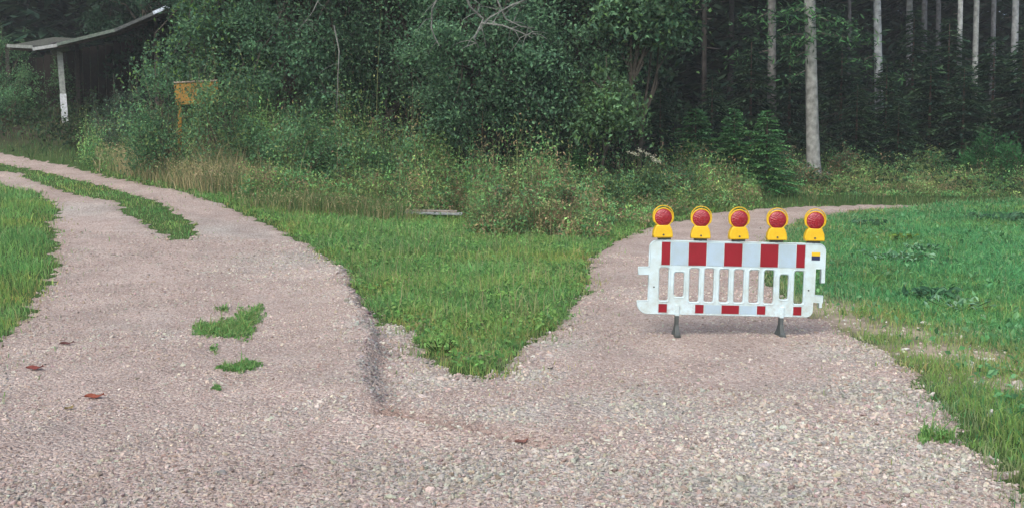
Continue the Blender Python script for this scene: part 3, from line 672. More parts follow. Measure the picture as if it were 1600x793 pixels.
for px_, D_, lab_, k_ in ((410,32,'shaded leafy tree filling the gap behind the yellow board',1.0),(545,33,'shaded leafy tree behind the gap between the two left middle trees',1),(690,32.5,'shaded leafy tree behind the big tree on its left',1),(830,32,'shaded leafy tree behind the big tree on its right',1),(960,33,'shaded leafy tree behind the yellowish maple',1),(250,36,'shaded leafy tree behind the raised end of the shed roof',1)):
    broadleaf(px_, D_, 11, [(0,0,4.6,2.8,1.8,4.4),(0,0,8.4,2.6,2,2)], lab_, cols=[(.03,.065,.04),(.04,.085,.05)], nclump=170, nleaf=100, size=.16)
b = Buf(); x, y = scatter(900, -.6, .72, 28.5, 46, .4); k = grass_sd(x, y, [0]) > 1.2; x, y = x[k], y[k]
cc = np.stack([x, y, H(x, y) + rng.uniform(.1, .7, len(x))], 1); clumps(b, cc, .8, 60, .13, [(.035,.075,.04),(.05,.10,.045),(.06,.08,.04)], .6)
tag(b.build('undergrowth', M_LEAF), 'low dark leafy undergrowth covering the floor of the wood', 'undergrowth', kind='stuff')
# dead grey limbs of the middle tree (part of it), standing out in front of the leaves
def dead_limb(path, r0, name='dead_limb', twigs=10, tree=BT, D0=23.2):
    b = Buf(); pts = []
    for px, py, dd in path:
        d = ray(px, py); t = (D0 + dd) / d.y; pts.append(np.array((d.x * t, D0 + dd, CAMZ + d.z * t)) - np.array(tree.location))
    tube(b, pts, np.linspace(r0, r0 * .35, len(pts)), 6, (.17, .18, .165))
    for i in range(twigs):
        j = rng.integers(0, len(pts) - 1); s = pts[j] * .5 + pts[j + 1] * .5
        e = s + rng.normal(0, .28, 3) + np.array((0, 0, -.05)); q = limb_path(s, e, .1, 4)
        tube(b, q, np.linspace(r0 * .4, r0 * .12, 4), 5, (.17, .18, .165))
    b.build(name, M_BARK, tree)
dead_limb([(722,-20,0),(735,12,0),(755,30,.1),(748,45,0),(741,60,0),(748,75,.1)], .035)
dead_limb([(850,-10,.2),(800,8,.1),(765,28,0),(755,38,0)], .03)
dead_limb([(752,36,0),(785,40,0),(812,50,0),(832,60,0)], .028)
dead_limb([(775,-5,.3),(790,30,.2),(815,42,.1),(835,44,0)], .022)
dead_limb([(690,-15,0),(675,15,0),(674,45,0),(680,60,0),(687,72,0)], .028, twigs=4)
dead_limb([(505,-15,2),(488,20,2),(465,48,2)], .02, twigs=5)
dead_limb([(522,40,2),(530,80,2),(528,120,2),(526,175,2)], .022, twigs=6)

# conifers -------------------------------------------------------
SPR = [(.03,.07,.045),(.04,.09,.055),(.055,.11,.055),(.022,.05,.035)]
SPR_L = [(.10,.26,.10),(.13,.30,.11),(.08,.20,.09)]
def spruce_crown(b, h, rad, z0=.15, step=.28, nb=7, cols=SPR, tw=.05, twl=.3, dens=1.0, up=.1):
    z = z0; Vs = []; Cs = []
    while z < h * .985:
        f = 1 - (z - z0) / (h - z0); L0 = rad * (f ** .8) + .08
        for j in range(nb):
            a = rng.uniform(0, 2 * np.pi); L = L0 * rng.uniform(.65, 1.12); d = np.array([math.cos(a), math.sin(a), 0]); s = np.array([-d[1], d[0], 0])
            zz = z + rng.uniform(-.5, .5) * step; nt = max(3, int(L / twl * 3.2 * dens)); col = pal(cols, 1, .2)[0]
            for i in range(nt):
                t = (i + .6) / nt; p = d * L * t + np.array([0, 0, zz + up * L * t - .32 * L * t * t])
                sd_ = 1 if i % 2 else -1; ln = twl * (1.15 - .75 * t) * rng.uniform(.7, 1.3) * (1 if nt > 3 else .6)
                e = p + (s * sd_ * .85 + d * .6) * ln + np.array([0, 0, -rng.uniform(.05, .55) * ln])
                w = d * tw * .5 * rng.uniform(.7, 1.4); m = (p + e) / 2 + np.array([0, 0, .03])
                Vs.append((p, m - w, e, m + w)); Cs.append(col * rng.uniform(.75, 1.35))
            p0 = d * L * .75 + np.array([0, 0, zz + up * L * .75 - .18 * L]); e = d * L * 1.05 + np.array([0, 0, zz + up * L - .36 * L]); w = s * tw * .6
            Vs.append((p0, (p0 + e) / 2 - w, e, (p0 + e) / 2 + w)); Cs.append(col * 1.2)
        z += step * rng.uniform(.8, 1.2)
    b.add(np.array(Vs), [(0, 1, 2, 3)], np.array(Cs))
YM = []
for i in range(4):
    b = Buf(); spruce_crown(b, 4.2, 1.4, .05, .17, 10, SPR + SPR[2:3], .09, .32, 1.3); YM.append(b.mesh('young_spruce_crown')); YM[-1].materials.append(M_LEAF)
YL = []
for i in range(2):
    b = Buf(); spruce_crown(b, 3.0, 1.05, .05, .14, 10, SPR_L, .085, .26, 1.4, .3); YL.append(b.mesh('young_spruce_crown')); YL[-1].materials.append(M_LEAF)
tb = Buf(); tube(tb, [(0, 0, -.1), (0, 0, 1.5), (0, 0, 4.0)], [.06, .045, .01], 6, (.12, .09, .07)); TM = tb.mesh('young_spruce_trunk'); TM.materials.append(M_BARK)
def young(px, D, h, label, lite=False, k=0, wid=1.0, lift=0):
    ms = YL if lite else YM; hh = 3.0 if lite else 4.2
    T = empty('young_spruce', at(px, D), rng.uniform(0, 6), label, 'young spruce', 'young spruces at the edge of the wood'); s = h / hh
    T.scale = (s * wid, s * wid, s)
    for nm, me in (('crown', ms[k % len(ms)]), ('trunk', TM)):
        o = bpy.data.objects.new(nm, me); COL.objects.link(o); o.parent = T
        if nm == 'trunk' and lite: o.scale = (.8, .8, .72)
young(1196, 28.3, 2.5, 'bright green young spruce left of the big pale trunk', True, 0, 1.15)
young(1145, 28.5, 2.5, 'mid green young spruce just left of the brightest one', True, 1, 1.25)
young(1085, 29.0, 2.5, 'dull green young spruce behind the weeds, left in its row', True, 0, 1.4)
young(905, 25.2, 1.7, 'small spruce with flat layered branches under the yellow green maple', True, 1, 1.2)
for i, (px, D, h, lab, w) in enumerate((
    (1335, 33.5, 3.0, 'dark young spruce right of the big pale trunk', 1.2),
    (1400, 32.8, 2.4, 'low bluish young spruce in front of the dark row', 1.4),
    (1380, 34.0, 3.6, 'dark young spruce round the foot of the second pale trunk', 1.1),
    (1448, 34.0, 3.8, 'broad dark young spruce with drooping tips below the thin pale trunks', 1.3),
    (1500, 33.0, 3.6, 'dark young spruce at the left edge of the nettle patch', 1.3),
    (1545, 34.5, 4.4, 'tall dark young spruce above the nettle patch', 1.2),
    (1590, 33.5, 4.2, 'dark young spruce cut by the right edge of the picture', 1.3),
    (1475, 38.0, 5.0, 'dark young spruce standing behind the broad one with drooping tips', 1.2),
    (1310, 37.0, 4.6, 'shaded young spruce seen just right of the big trunk', 1.1),
    (1420, 39.0, 5.2, 'shaded young spruce between the second and third trunk', 1.1),
    (1230, 36.0, 4.6, 'shaded young spruce behind the big pale trunk on its left', 1.1),
    (1170, 35.0, 4.4, 'shaded young spruce above the bright green one', 1.1),
    (1110, 34.0, 3.2, 'shaded young spruce in the dark gap', 1.1),
    (1030, 33.0, 2.8, 'shaded low spruce behind the white flowers', 1.2),
    (1610, 38.0, 5.6, 'tall young spruce deep at the right edge', 1.1))):
    young(px, D, h, lab, False, i, w)

# tall spruce stems of the stand
b = Buf(); spruce_crown(b, 15, 2.6, 0, .5, 9, SPR, .16, .75, 1.0); CM = b.mesh('spruce_crown'); CM.materials.append(M_LEAF)
def tall(pxb, pxt, D, wpx, label, bark=(.33,.35,.33), crown0=10.5, stubs=10, h=25, branches=None):
    """pxb: photo column of the stem at row 300, pxt: at row 0"""
    bark = tuple(c * (.66 if wpx > 15 else .85) for c in bark)
    x0, _, z0 = at(pxb, D); zz0 = zat(300, D); zz1 = zat(0, D); xa = (pxb - 800) / FP * D; xb = (pxt - 800) / FP * D
    k = (xb - xa) / (zz1 - zz0); r = wpx / FP * D / 2
    T = empty('tall_spruce', (xa + k * (z0 - zz0), D, z0), 0, label, 'spruce tree', 'tall pale spruce stems of the stand on the right')
    tb = Buf(); n = 14; hs = np.linspace(-.2, h, n); wob = np.cumsum(rng.normal(0, .015, n)); hs2 = np.maximum(hs, 0)
    rr = r * (1.05 - .8 * hs2 / h); rr[0] *= 1.5; rr[1] *= 1.0
    hs = np.concatenate([[-.2, .15, .6], hs[1:]]); rr = np.concatenate([[r * 1.5, r * 1.3, r * 1.12], rr[1:]]); wob = np.concatenate([[0, 0, 0], wob[1:]])
    tube(tb, [(k * q + w_, 0, q) for q, w_ in zip(hs, wob)], rr, 12, bark, .05)
    for i in range(stubs):
        q = rng.uniform(2.5, crown0); a = rng.uniform(0, 6.28); L = rng.uniform(.15, .6); s = np.array((k * q, 0, q))
        tube(tb, [s, s + np.array((math.cos(a) * L, math.sin(a) * L, -.12 * L))], [.018, .006], 4, (.12, .11, .10))
    tb.build('trunk', M_BARK, T, True)
    o = bpy.data.objects.new('crown', CM); COL.objects.link(o); o.parent = T; o.location = (k * crown0, 0, crown0); sc_ = (h + 1 - crown0) / 15; o.scale = (1, 1, sc_); o.rotation_euler.z = rng.uniform(0, 6)
    if branches:
        bb = Buf()
        for (px, py, dd, rad_, nn) in branches:
            d = ray(px, py); t = (D + dd) / d.y; c = np.array((d.x * t, D + dd, CAMZ + d.z * t)) - np.array(T.location)
            lb = Buf(); s = np.array((k * c[2], 0, c[2] + .3)); tube(lb, limb_path(s, c, .0, 4), [.03, .025, .015, .008], 5, (.13, .12, .1)); lb.build('low_branch', M_BARK, T)
            P = c + rng.normal(size=(nn, 3)) * np.array((rad_, .3, rad_ * .35)); t_ = rng.normal(size=(nn, 3)) * np.array((1, .5, .4)) + np.array((0, 0, -.5)); t_ /= np.linalg.norm(t_, axis=1, keepdims=True)
            w = np.cross(t_, rng.normal(size=(nn, 3))); w /= np.linalg.norm(w, axis=1, keepdims=True)
            ln = rng.uniform(.12, .3, (nn, 1)); V = np.stack([P, P + t_ * ln * .5 + w * .025, P + t_ * ln, P + t_ * ln * .5 - w * .025], 1)
            bb.add(V, [(0, 1, 2, 3)], pal(SPR_L + SPR, nn, .2))
        bb.build('needles', M_LEAF, T)
    return T
tall(1271, 1258, 31, 19, 'thickest pale spruce stem, standing by the bend of the right track', (.36,.38,.36), 9.5, 6,
     branches=[(1240,20,-.3,.5,260),(1300,35,-.3,.6,260),(1215,60,-.2,.35,120),(1262,62,-.6,.3,90),(1330,60,0,.5,160),(1242,90,-.2,.25,70),(1236,120,-.1,.12,40)])
tall(1204, 1200, 36, 14, 'spruce stem left of the thickest one, its foot hidden', (.22,.22,.21), 9.5, 8, branches=[(1180,30,-.2,.5,160),(1165,90,-.2,.45,140)])
tall(1374, 1362, 35, 13, 'pale leaning spruce stem right of the thickest one', (.30,.33,.34), 10, 10, branches=[(1385,120,-.4,.4,90),(1350,95,-.4,.5,120),(1372,190,-.5,.3,80)])
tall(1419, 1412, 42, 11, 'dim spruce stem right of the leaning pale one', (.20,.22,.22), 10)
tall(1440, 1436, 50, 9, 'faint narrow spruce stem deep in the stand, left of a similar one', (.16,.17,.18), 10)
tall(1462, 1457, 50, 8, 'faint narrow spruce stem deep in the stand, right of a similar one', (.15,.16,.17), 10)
tall(1493, 1490, 38, 8.5, 'thin bright spruce stem, left of a pair over the dark spruces', (.40,.43,.43), 10, 8)
tall(1519, 1515, 40, 9, 'thin bright spruce stem, right of a pair over the dark spruces', (.34,.37,.36), 10)
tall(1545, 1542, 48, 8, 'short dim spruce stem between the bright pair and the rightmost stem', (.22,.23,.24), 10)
tall(1576, 1577, 40, 11, 'straight grey spruce stem nearest the right edge', (.30,.33,.34), 10)
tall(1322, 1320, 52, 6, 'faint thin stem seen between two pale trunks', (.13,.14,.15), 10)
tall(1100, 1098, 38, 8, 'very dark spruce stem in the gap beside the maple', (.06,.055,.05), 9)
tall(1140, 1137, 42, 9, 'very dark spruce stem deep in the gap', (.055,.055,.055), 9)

# far wood: one mass
b = Buf()
cnt = 0
fm = []
for i in range(5):
    q = Buf(); spruce_crown(q, 16, 3.0, .3, .75, 8, SPR, .34, 1.25, .8); fm.append((q.v[0].reshape(-1, 4, 3), q.c[0].reshape(-1, 4, 3)))
pts = []
while len(pts) < 290:
    D = rng.uniform(41, 88); uu = rng.uniform(-.72, .72); x = uu * D
    if .515 < uu < .538 or (D < 50 and uu > .1 and rng.uniform() < .6): continue
    if uu < -.25 and D < 46: continue
    if uu > .33 and D < 56: continue
    if all((x - a) ** 2 + (D - c) ** 2 > 2.5 for a, c in pts): pts.append((x, D))
for D in np.linspace(58, 96, 56):
    uu = rng.uniform(.08, .56)
    if not .519 < uu < .534: pts.append((uu * D, D))
for x, D in pts:
    V, C = fm[rng.integers(5)]; a = rng.uniform(0, 6.28); c, s = math.cos(a), math.sin(a); sc_ = rng.uniform(.95, 1.45)
    W_ = V @ np.array([[c, s, 0], [-s, c, 0], [0, 0, 1]]) * sc_ + np.array((x, D, float(H(x, D)) - .2))
    b.add(W_, [(0, 1, 2, 3)], C * rng.uniform(.6, 1.1))
tag(b.build('distant_wood', M_LEAF), 'dark mass of spruces deep in the wood', 'wood', kind='stuff')

# shrubs -----------------------------------------------------------
def shrub(px, D, w, h, label, cols, n=26, nleaf=90, size=.075, name='shrub', cat='shrub', z0=0.15):
    loc = at(px, D); T = empty(name, loc, 0, label, cat, 'shrubs on the bank below the trees')
    b = Buf(); n = int(n * 1.25); nc = max(5, n // 4); px_ = rng.normal(0, w * .27, nc).clip(-w * .55, w * .55); py_ = rng.normal(0, w * .2, nc)
    ph = h * rng.uniform(.45, 1.15, nc) * (1 - .35 * (px_ / (w * .55)) ** 2); q_ = rng.integers(0, nc, n)
    c = np.stack([px_[q_] + rng.normal(0, .16, n), py_[q_] + rng.normal(0, .14, n), ph[q_] * rng.uniform(.12, 1, n) ** .8], 1); c[:, 2] = np.maximum(c[:, 2], z0)
    clumps(b, c, .36 * min(1.3, max(.7, h / 1.6)), nleaf, size, cols, .8)
    s = Buf()
    for q in c[::2]:
        st = np.array((q[0] * .35, q[1] * .35, -.05)); tube(s, limb_path(st, q, .08), np.linspace(.018, .005, 5), 5, (.12, .10, .07))
    for i in range(nc):                                   # long shoots standing out of the bush
        e = np.array((px_[i] + rng.normal(0, .2), py_[i], ph[i] * rng.uniform(1.0, 1.35) + .1)); pth = limb_path((px_[i] * .6, py_[i] * .6, 0), e, .05, 6)
        tube(s, pth, np.linspace(.012, .004, 6), 4, (.13, .12, .08))
        P = np.concatenate([np.array(pth[3])[None] * (1 - t_) + np.array(pth[5])[None] * t_ for t_ in rng.uniform(0, 1.1, 26)]) + rng.normal(0, .05, (26, 3)); leaves(b, P, size * rng.uniform(.6, 1.5, 26), pal(cols, 26, .2), .9)
    b.build('foliage', M_LEAF, T); s.build('stems', M_BARK, T)
SG = [(.11,.24,.115),(.15,.29,.13),(.085,.18,.095)]; SY = [(.20,.29,.11),(.25,.32,.12),(.14,.21,.09)]; SB = [(.24,.19,.12),(.17,.20,.10),(.26,.20,.12)]
for a in ((375,24.5,1.6,1.5,'round dark green bush above the straw coloured grass',SG),
          (225,28,1.8,1.5,'pale twiggy bush left of the yellow board',[(.08,.13,.09),(.11,.17,.11),(.06,.10,.06)]),
          (335,24.9,2.4,2.9,'grey green bush growing in front of the yellow board',SG+SY[:1]),
          (190,31,2.2,1.6,'bush with pale leaf tips right of the shed post',[(.07,.12,.08),(.10,.15,.10),(.04,.07,.05)]),
          (262,25.0,1.5,2.3,'small grey green bush at the foot of the yellow board',SG),
          (450,24.5,2.0,1.9,'dense bush between the yellow board and the middle trees',SG),
          (530,25,2.0,1.7,'dark bush under the left middle trees, next to weeds',SG),
          (600,25,1.8,1.5,'bush with a few yellowish leaves behind the plank',SG+SY[:1]),
          (665,25,1.8,1.6,'dull green bush above the left end of the grey plank',SG),
          (735,24.3,1.5,1.3,'olive bush above the right end of the grey plank',SY+SG),
          (800,21.8,1.6,.95,'brownish green bramble bush left of the right track',SB+SG),
          (860,21.5,1.5,.9,'tawny bramble beside the light green weeds',SB+SG[:2]),
          (915,23.5,1.7,1.2,'light green weed bush where the right track bends',SY+SG),
          (980,24.5,2.0,1.1,'grey green bush below the white flowers',SG+SY[:1]),
          (1050,26,2.2,1.2,'low bush left of the dull green spruce',SG+SB[:1]),
          (1115,28,1.8,.9,'low yellowish bush beside the right track',SY),
          (1225,30,1.6,.9,'low bush at the left foot of the thickest stem',SG+SB),
          (1320,31.5,1.8,.8,'low bush right of the thickest stem',SG+SB),
          (1440,32.2,2.4,.8,'yellow green low bush left of the nettle patch',SY+SG),
          (20,34,2.6,1.6,'dark bush left of the shed post',SG),
          (-20,36,3.5,3.0,'tall dark bush at the left edge of the picture',SG),
          (75,37.5,3.0,1.7,'dim bush inside the shade under the shed roof',SG),
          (1540,31,2.8,1.3,'bright green nettle patch at the end of the meadow, left part',[(.035,.13,.045),(.05,.17,.06)]),
          (1595,30.5,2.2,1.6,'bright green nettle patch at the end of the meadow, right part',[(.035,.13,.045),(.05,.17,.06)])):
    shrub(*a, n=int(14 + 9 * a[2] * a[3] / 1.6))
# white blossoms above the weeds
T = empty('flowering_plant', at(1003, 24.0), 0, 'small arc of creamy white blossoms above the weeds', 'flowering plant')
b = Buf(); s = Buf()
for px, py in ((982,238),(988,240),(994,240),(1000,234),(1003,237),(1009,240),(1013,241),(1018,245),(1022,247),(1026,250),(1030,253),(996,243),(1021,251)):
    d = ray(px, py); t = 24.0 / d.y; c = np.array((d.x * t, 24.0 + rng.normal(0, .06), CAMZ + d.z * t)) - np.array(T.location)
    P = c + rng.normal(size=(22, 3)) * np.array((.035, .03, .02)); leaves(b, P, .035, pal([(.62,.62,.48),(.5,.52,.4)], 22, .1), .8)
    tube(s, limb_path((c[0] * .5, 0, 0), c, .02, 4), .006, 4, (.08, .12, .05))
s.build('stems', M_LEAF, T); b.build('blossoms', M_BLOOM, T)
b = Buf()
for i in range(20):
    h_ = .75; P = np.array([[rng.normal(0, .3), rng.normal(0, .1), rng.uniform(.1, .7)]]).repeat(14, 0) + rng.normal(0, .07, (14, 3)); leaves(b, P, .08, pal(SG, 14), .8)
b.build('leaves', M_LEAF, T)

# ------------------------------------------------------------------ shed
SX, SY_, SZ = at(107, 34)
SH = empty('open_shed', (SX, SY_, SZ), 0, 'open sided shed with a sagging corrugated roof on a leaning post', 'shed')
def loc34(px, py, D): d = ray(px, py); t = D / d.y; return np.array((d.x * t, D, CAMZ + d.z * t)) - np.array((SX, SY_, SZ))
front = [loc34(*p) for p in ((12,72,33.6),(52,74,33.4),(90,68,33.3),(140,57,33.2),(180,46,33.2),(215,33,33.2),(240,20,33.2),(268,8,33.2))]
back = [f + np.array((.1, 3.2, .32 + .48)) for f in front]
def roofsheet(i0, i1, lift, name, col):
    b = Buf(); nx, ny = 60, 6; V = []; n = len(front)
    for i in range(nx):
        t = i0 + (i1 - i0) * i / (nx - 1); a = int(min(t, n - 1.001)); f = t - a; F_ = front[a] * (1 - f) + front[a + 1] * f; B_ = back[a] * (1 - f) + back[a + 1] * f
        for j in range(ny):
            g = j / (ny - 1); p = F_ * (1 - g) + B_ * g; V.append(p + np.array((0, 0, lift + .022 * math.sin(i * 2.1))))
    V = np.array(V); Vb = V - np.array((0, 0, .012)); F = grid_faces(nx, ny); m_ = len(V)
    b.v.append(np.concatenate([V, Vb]).astype(np.float32)); b.c.append(np.tile(np.array(col, np.float32), (2 * m_, 1))); b.f.append((4, np.concatenate([F, F[:, ::-1] + m_]).ravel())); b.n = 2 * m_
    e = [(i * ny, (i + 1) * ny, m_ + (i + 1) * ny, m_ + i * ny) for i in range(nx - 1)]; b.f.append((4, np.array(e).ravel()))
    return b.build(name, M_WOOD, SH, True)
roofsheet(0, 1.8, .0, 'roof_sheet', (.10, .11, .095)); roofsheet(1.7, 3.6, .035, 'roof_sheet', (.125, .115, .125)); roofsheet(3.5, 5.3, .0, 'roof_sheet', (.08, .075, .075)); roofsheet(5.2, 7, .035, 'roof_sheet', (.12, .13, .17))
b = Buf()
def beam(b, p, q, w, h, C):
    p = np.array(p, float); q = np.array(q, float); d = q - p; L = np.linalg.norm(d); d /= L; s = np.cross(d, (0, 0, 1)); s /= np.linalg.norm(s); u_ = np.cross(s, d)
    box(b, (p + q) / 2, (L, w, h), C, np.stack([d, s, u_], 1))
for (i, j, c, off) in ((0, 1, (.20,.22,.21), 0), (1, 2, (.30,.32,.32), -.07), (2, 4, (.12,.15,.13), -.04), (4, 6, (.08,.09,.09), -.04), (6, 7, (.5,.58,.68), -.02)):
    beam(b, front[i] + np.array((0, -.04, off)), front[j] + np.array((0, -.04, off)), .03, .11, c)
b.build('fascia', M_WOOD, SH)
for g in (.05, .5, .95):
    b = Buf()
    for i in range(0, 7): beam(b, front[i] * (1 - g) + back[i] * g - np.array((0, 0, .1)), front[i + 1] * (1 - g) + back[i + 1] * g - np.array((0, 0, .1)), .08, .12, (.07, .06, .05))
    b.build('purlin', M_WOOD, SH)
b = Buf(); pt = loc34(93, 78, 33.9); pm_ = loc34(101, 153, 33.95)
def post(b, p, q, w, C, C2=None):
    n = 8; pts = [np.array(p) * (1 - i / (n - 1)) + np.array(q) * i / (n - 1) for i in range(n)]
    tube(b, pts, w * .62, 4, C, 0)
post(b, (0, 0, -.2), pt - np.array((0, 0, .05)), .2, (.30, .33, .31)); p1 = b.build('post', M_WOOD, SH); p1['label'] = 'front post with its lower half painted white'
b = Buf(); p0 = np.array((0, 0, 0)); pa_ = np.array((0, 0, -.2)); pb_ = pt - np.array((0, 0, .05)); post(b, pa_ + (pb_ - pa_) * .03, pa_ + (pb_ - pa_) * .45, .225, (.66, .70, .74)); b.build('white_paint', M_WOOD, p1)
b = Buf(); beam(b, pt + np.array((-.25, 0, -.1)), pt + np.array((.35, 0, .05)), .12, .16, (.17, .18, .16)); b.build('post_head', M_WOOD, SH)
for px, D in ((128, 36.5), (20, 36.5), (250, 34.5)):
    b = Buf(); x_, y_, z_ = at(px, D); q = np.array((x_ - SX, y_ - SY_, z_ - SZ)); top_ = {128: 70, 20: 72, 250: 22}[px]
    post(b, q - np.array((0, 0, .2)), (q[0], q[1], zat(top_, D) - SZ), .15, (.09, .08, .07)); b.build('post', M_WOOD, SH)
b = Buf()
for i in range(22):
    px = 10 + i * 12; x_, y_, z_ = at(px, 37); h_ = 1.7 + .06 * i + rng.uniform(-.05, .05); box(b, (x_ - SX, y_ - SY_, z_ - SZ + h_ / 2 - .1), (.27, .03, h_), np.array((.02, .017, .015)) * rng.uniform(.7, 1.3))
b.build('back_wall', M_WOOD, SH)  # near-black boards: the interior shade of the shed is put into their colour

# ochre board standing in the bushes
x_, y_, z_ = at(312, 26.2)
YB = empty('yellow_board', (x_, y_, z_), R(6), 'ochre yellow board standing half hidden in the bushes', 'board')
def l2(px, py): return ((px - 312) / FP * 26.2, zat(py, 26.2) - z_)
a_, b_ = l2(278, 133), l2(344, 129); c_, d_ = l2(344, 162), l2(279, 166)
bb = Buf(); P = [(a_[0], a_[1]), (b_[0], b_[1]), (c_[0], c_[1]), (d_[0], d_[1])]
V = [(p[0], yy, p[1]) for yy in (-.02, .02) for p in P]
bb.add(np.array(V)[None], [(0, 1, 2, 3)[::-1], (4, 5, 6, 7), (0, 4, 5, 1), (1, 5, 6, 2), (2, 6, 7, 3), (3, 7, 4, 0)], np.array((.4, .25, .04))); bb.build('panel', M_OCHRE, YB)
bb = Buf(); tube(bb, [(a_[0], -.03, a_[1] + .02), (b_[0], -.03, b_[1] + .02)], .025, 6, (.30, .26, .2)); bb.build('top_rail', M_WOOD, YB)
for xx in (d_[0] + .10,):
    bb = Buf(); box(bb, (xx, .05, d_[1] / 2 + .1), (.09, .06, d_[1] + .5)); bb.build('leg', M_OCHRE, YB)

# grey plank lying in the grass
x0_, y0_ = hit(640, 344); x1_, y1_ = hit(719, 345)
xm, ym = (x0_ + x1_) / 2 - .1, (y0_ + y1_) / 2
bb = Buf(); L_ = 1.45
for k_ in range(2): box(bb, (0, .03 * k_, .10 + .045 * k_), (L_ - .25 * k_, .16 - .05 * k_, .05), (.27, .30, .31) if k_ == 0 else (.24, .22, .19))
pk_ = bb.build('weathered_plank', M_WOOD, None); pk_.location = (xm, ym, float(H(xm, ym)) + .06); pk_.rotation_euler = (R(8), R(1.5), R(-3)); bv = pk_.modifiers.new('bev', 'BEVEL'); bv.width = .008
tag(pk_, 'grey weathered plank lying at the back of the grass tongue', 'plank')

# ------------------------------------------------------------------ small things on the gravel
def tuft(blobs, n, hh, label, leafy=.3):
    """blobs: (px, py, half width px, half height px) on the photo, laid on the ground there"""
    rows = np.arange(440, 780, 6.0); cx0, cy0 = hit(blobs[0][0], blobs[0][1]); T_z = float(ROADZ(np.array([cx0]), np.array([cy0]))[0])
    tab = np.array([hit(blobs[0][0], r_)[1] for r_ in rows]); b = Buf(); X_ = []; Y_ = []
    for px, py, rx, ry in blobs:
        k = int(n * rx * ry / sum(q[2] * q[3] for q in blobs)); a = rng.uniform(0, 6.28, k)
        r_ = rng.uniform(0, 1.12, k) ** .8 * (1 + .22 * np.sin(a * 3 + px) + .2 * np.sin(a * 7 + py) + .1 * np.sin(a * 13))
        yy = np.interp(py + r_ * np.sin(a) * ry, rows, tab); X_.append((px + r_ * np.cos(a) * rx - 800) / FP * yy); Y_.append(yy)
    xs = np.concatenate(X_); ys = np.concatenate(Y_); P = np.stack([xs - cx0, ys - cy0, ROADZ(xs, ys) - T_z], 1); m = len(xs)
    blades(b, P, hh * rng.lognormal(0, .5, m), .008, pal(G_FRESH + [(.26,.28,.11)], m, .2), .7, .8)
    k = rng.uniform(size=m) < leafy; leaves(b, P[k] + np.array((0, 0, 1)) * hh * rng.uniform(.2, .7, (k.sum(), 1)), .04, pal([(.14,.32,.09),(.22,.38,.15),(.10,.23,.07)], k.sum()), .6)
    o = b.build('grass_tuft', M_GRASS, None, loc=(cx0, cy0, T_z)); tag(o, label, 'grass tuft')
tuft([(350,516,40,14),(322,518,22,10),(385,500,20,12),(400,486,10,5),(345,487,10,4),(375,515,22,12)], 3600, .045, 'largest green tuft growing out of the left track gravel', .35)
tuft([(368,582,27,6),(385,574,14,4)], 900, .035, 'small green tuft just below the largest one on the gravel', .35)
tuft([(333,612,6,3)], 70, .025, 'tiny yellowish sprig of weed on the left track', .5)
tuft([(1465,690,22,9),(1490,694,14,6)], 260, .06, 'sparse grass tuft at the lower right road edge', .1)
tuft([(868,496,22,8),(845,502,20,7)], 800, .05, 'flat leafy weed patch spilling from the grass tongue onto the right track', .9)
tuft([(331,550,6,5)], 60, .02, 'faint sprig between the two green tufts on the gravel', .4)
def dry_leaf(px, py, s, col, label, rz):
    cx, cy = hit(px, py); z_ = float(ROADZ(np.array([cx]), np.array([cy]))[0]) + .012
    n = 7; V = []
    for i in range(n + 1):
        t_ = i / n; w = .42 * math.sin(math.pi * min(1, t_ * 1.02 + .02)) ** .8 * (1 + .25 * math.sin(t_ * 22))
        for sgn in (-1, 0, 1): V.append(((t_ - .5) * s * 1.5, sgn * w * s, .10 * s * abs(sgn) * (1.2 + math.sin(t_ * 7)) + .25 * s * (t_ - .5) ** 2 * 2))
    V = np.array(V); F = [(i * 3 + j, i * 3 + 3 + j, i * 3 + 4 + j, i * 3 + 1 + j) for i in range(n) for j in range(2)]
    b = Buf(); b.add(V[None], F, np.array(col)); tube(b, [(s * .72, 0, .1 * s), (s * .95, .03 * s, .05 * s)], .03 * s, 4, col)
    o = b.build('fallen_leaf', M_DRY, None, loc=(cx, cy, z_)); o.rotation_euler = (R(8), R(-6), rz); tag(o, label, 'dead leaf', 'dead leaves lying on the gravel')
dry_leaf(105, 543, .085, (.12,.05,.045), 'dark brown curled leaf on the left track, nearest the left verge', .2)
dry_leaf(55, 581, .10, (.20,.055,.045), 'reddish brown leaf nearest the left edge of the picture', 0)
dry_leaf(148, 626, .095, (.26,.075,.045), 'rust coloured long leaf on the lower left gravel', .1)
dry_leaf(108, 641, .05, (.22,.17,.07), 'small yellowish leaf beside the rust coloured one', 1.1)
dry_leaf(860, 581, .04, (.06,.05,.045), 'small dark leaf on the gravel near the tip of the grass tongue', .6)
dry_leaf(815, 690, .06, (.20,.10,.08), 'reddish brown leaf fragment in the rut below the grass tongue', .3)
# pale stones by the bare strip on the right
def pale_stone(px, py, r_, label, col=(.55,.55,.50), zo=0):
    cx, cy = hit(px, py); b = Buf(); stones(b, np.array([[0, 0, 0.]]), np.array([r_]), np.array([col]), .45)
    o = b.build('pale_stone', M_STONE, None, loc=(cx, cy, float(H(cx, cy)) + r_ * .18 + zo)); tag(o, label, 'stone', 'pale stones in the meadow edge')
pale_stone(1547, 653, .04, 'flat pale stone lowest in the grass at the right', zo=.03)
pale_stone(1543, 563, .055, 'pale stone in the bare strip, right of a darker pair')
pale_stone(1519, 573, .05, 'pale stone at the lower rim of the bare strip')
pale_stone(1497, 559, .045, 'greyish stone at the left of the bare strip', (.42,.40,.36))
pale_stone(1415, 547, .05, 'pale stone at the very edge of the gravel on the right')
pale_stone(1446, 506, .05, 'pale stone at the top of the worn yellow strip')
pale_stone(1590, 606, .06, 'stone in the bare strip at the right edge', (.45,.42,.38))
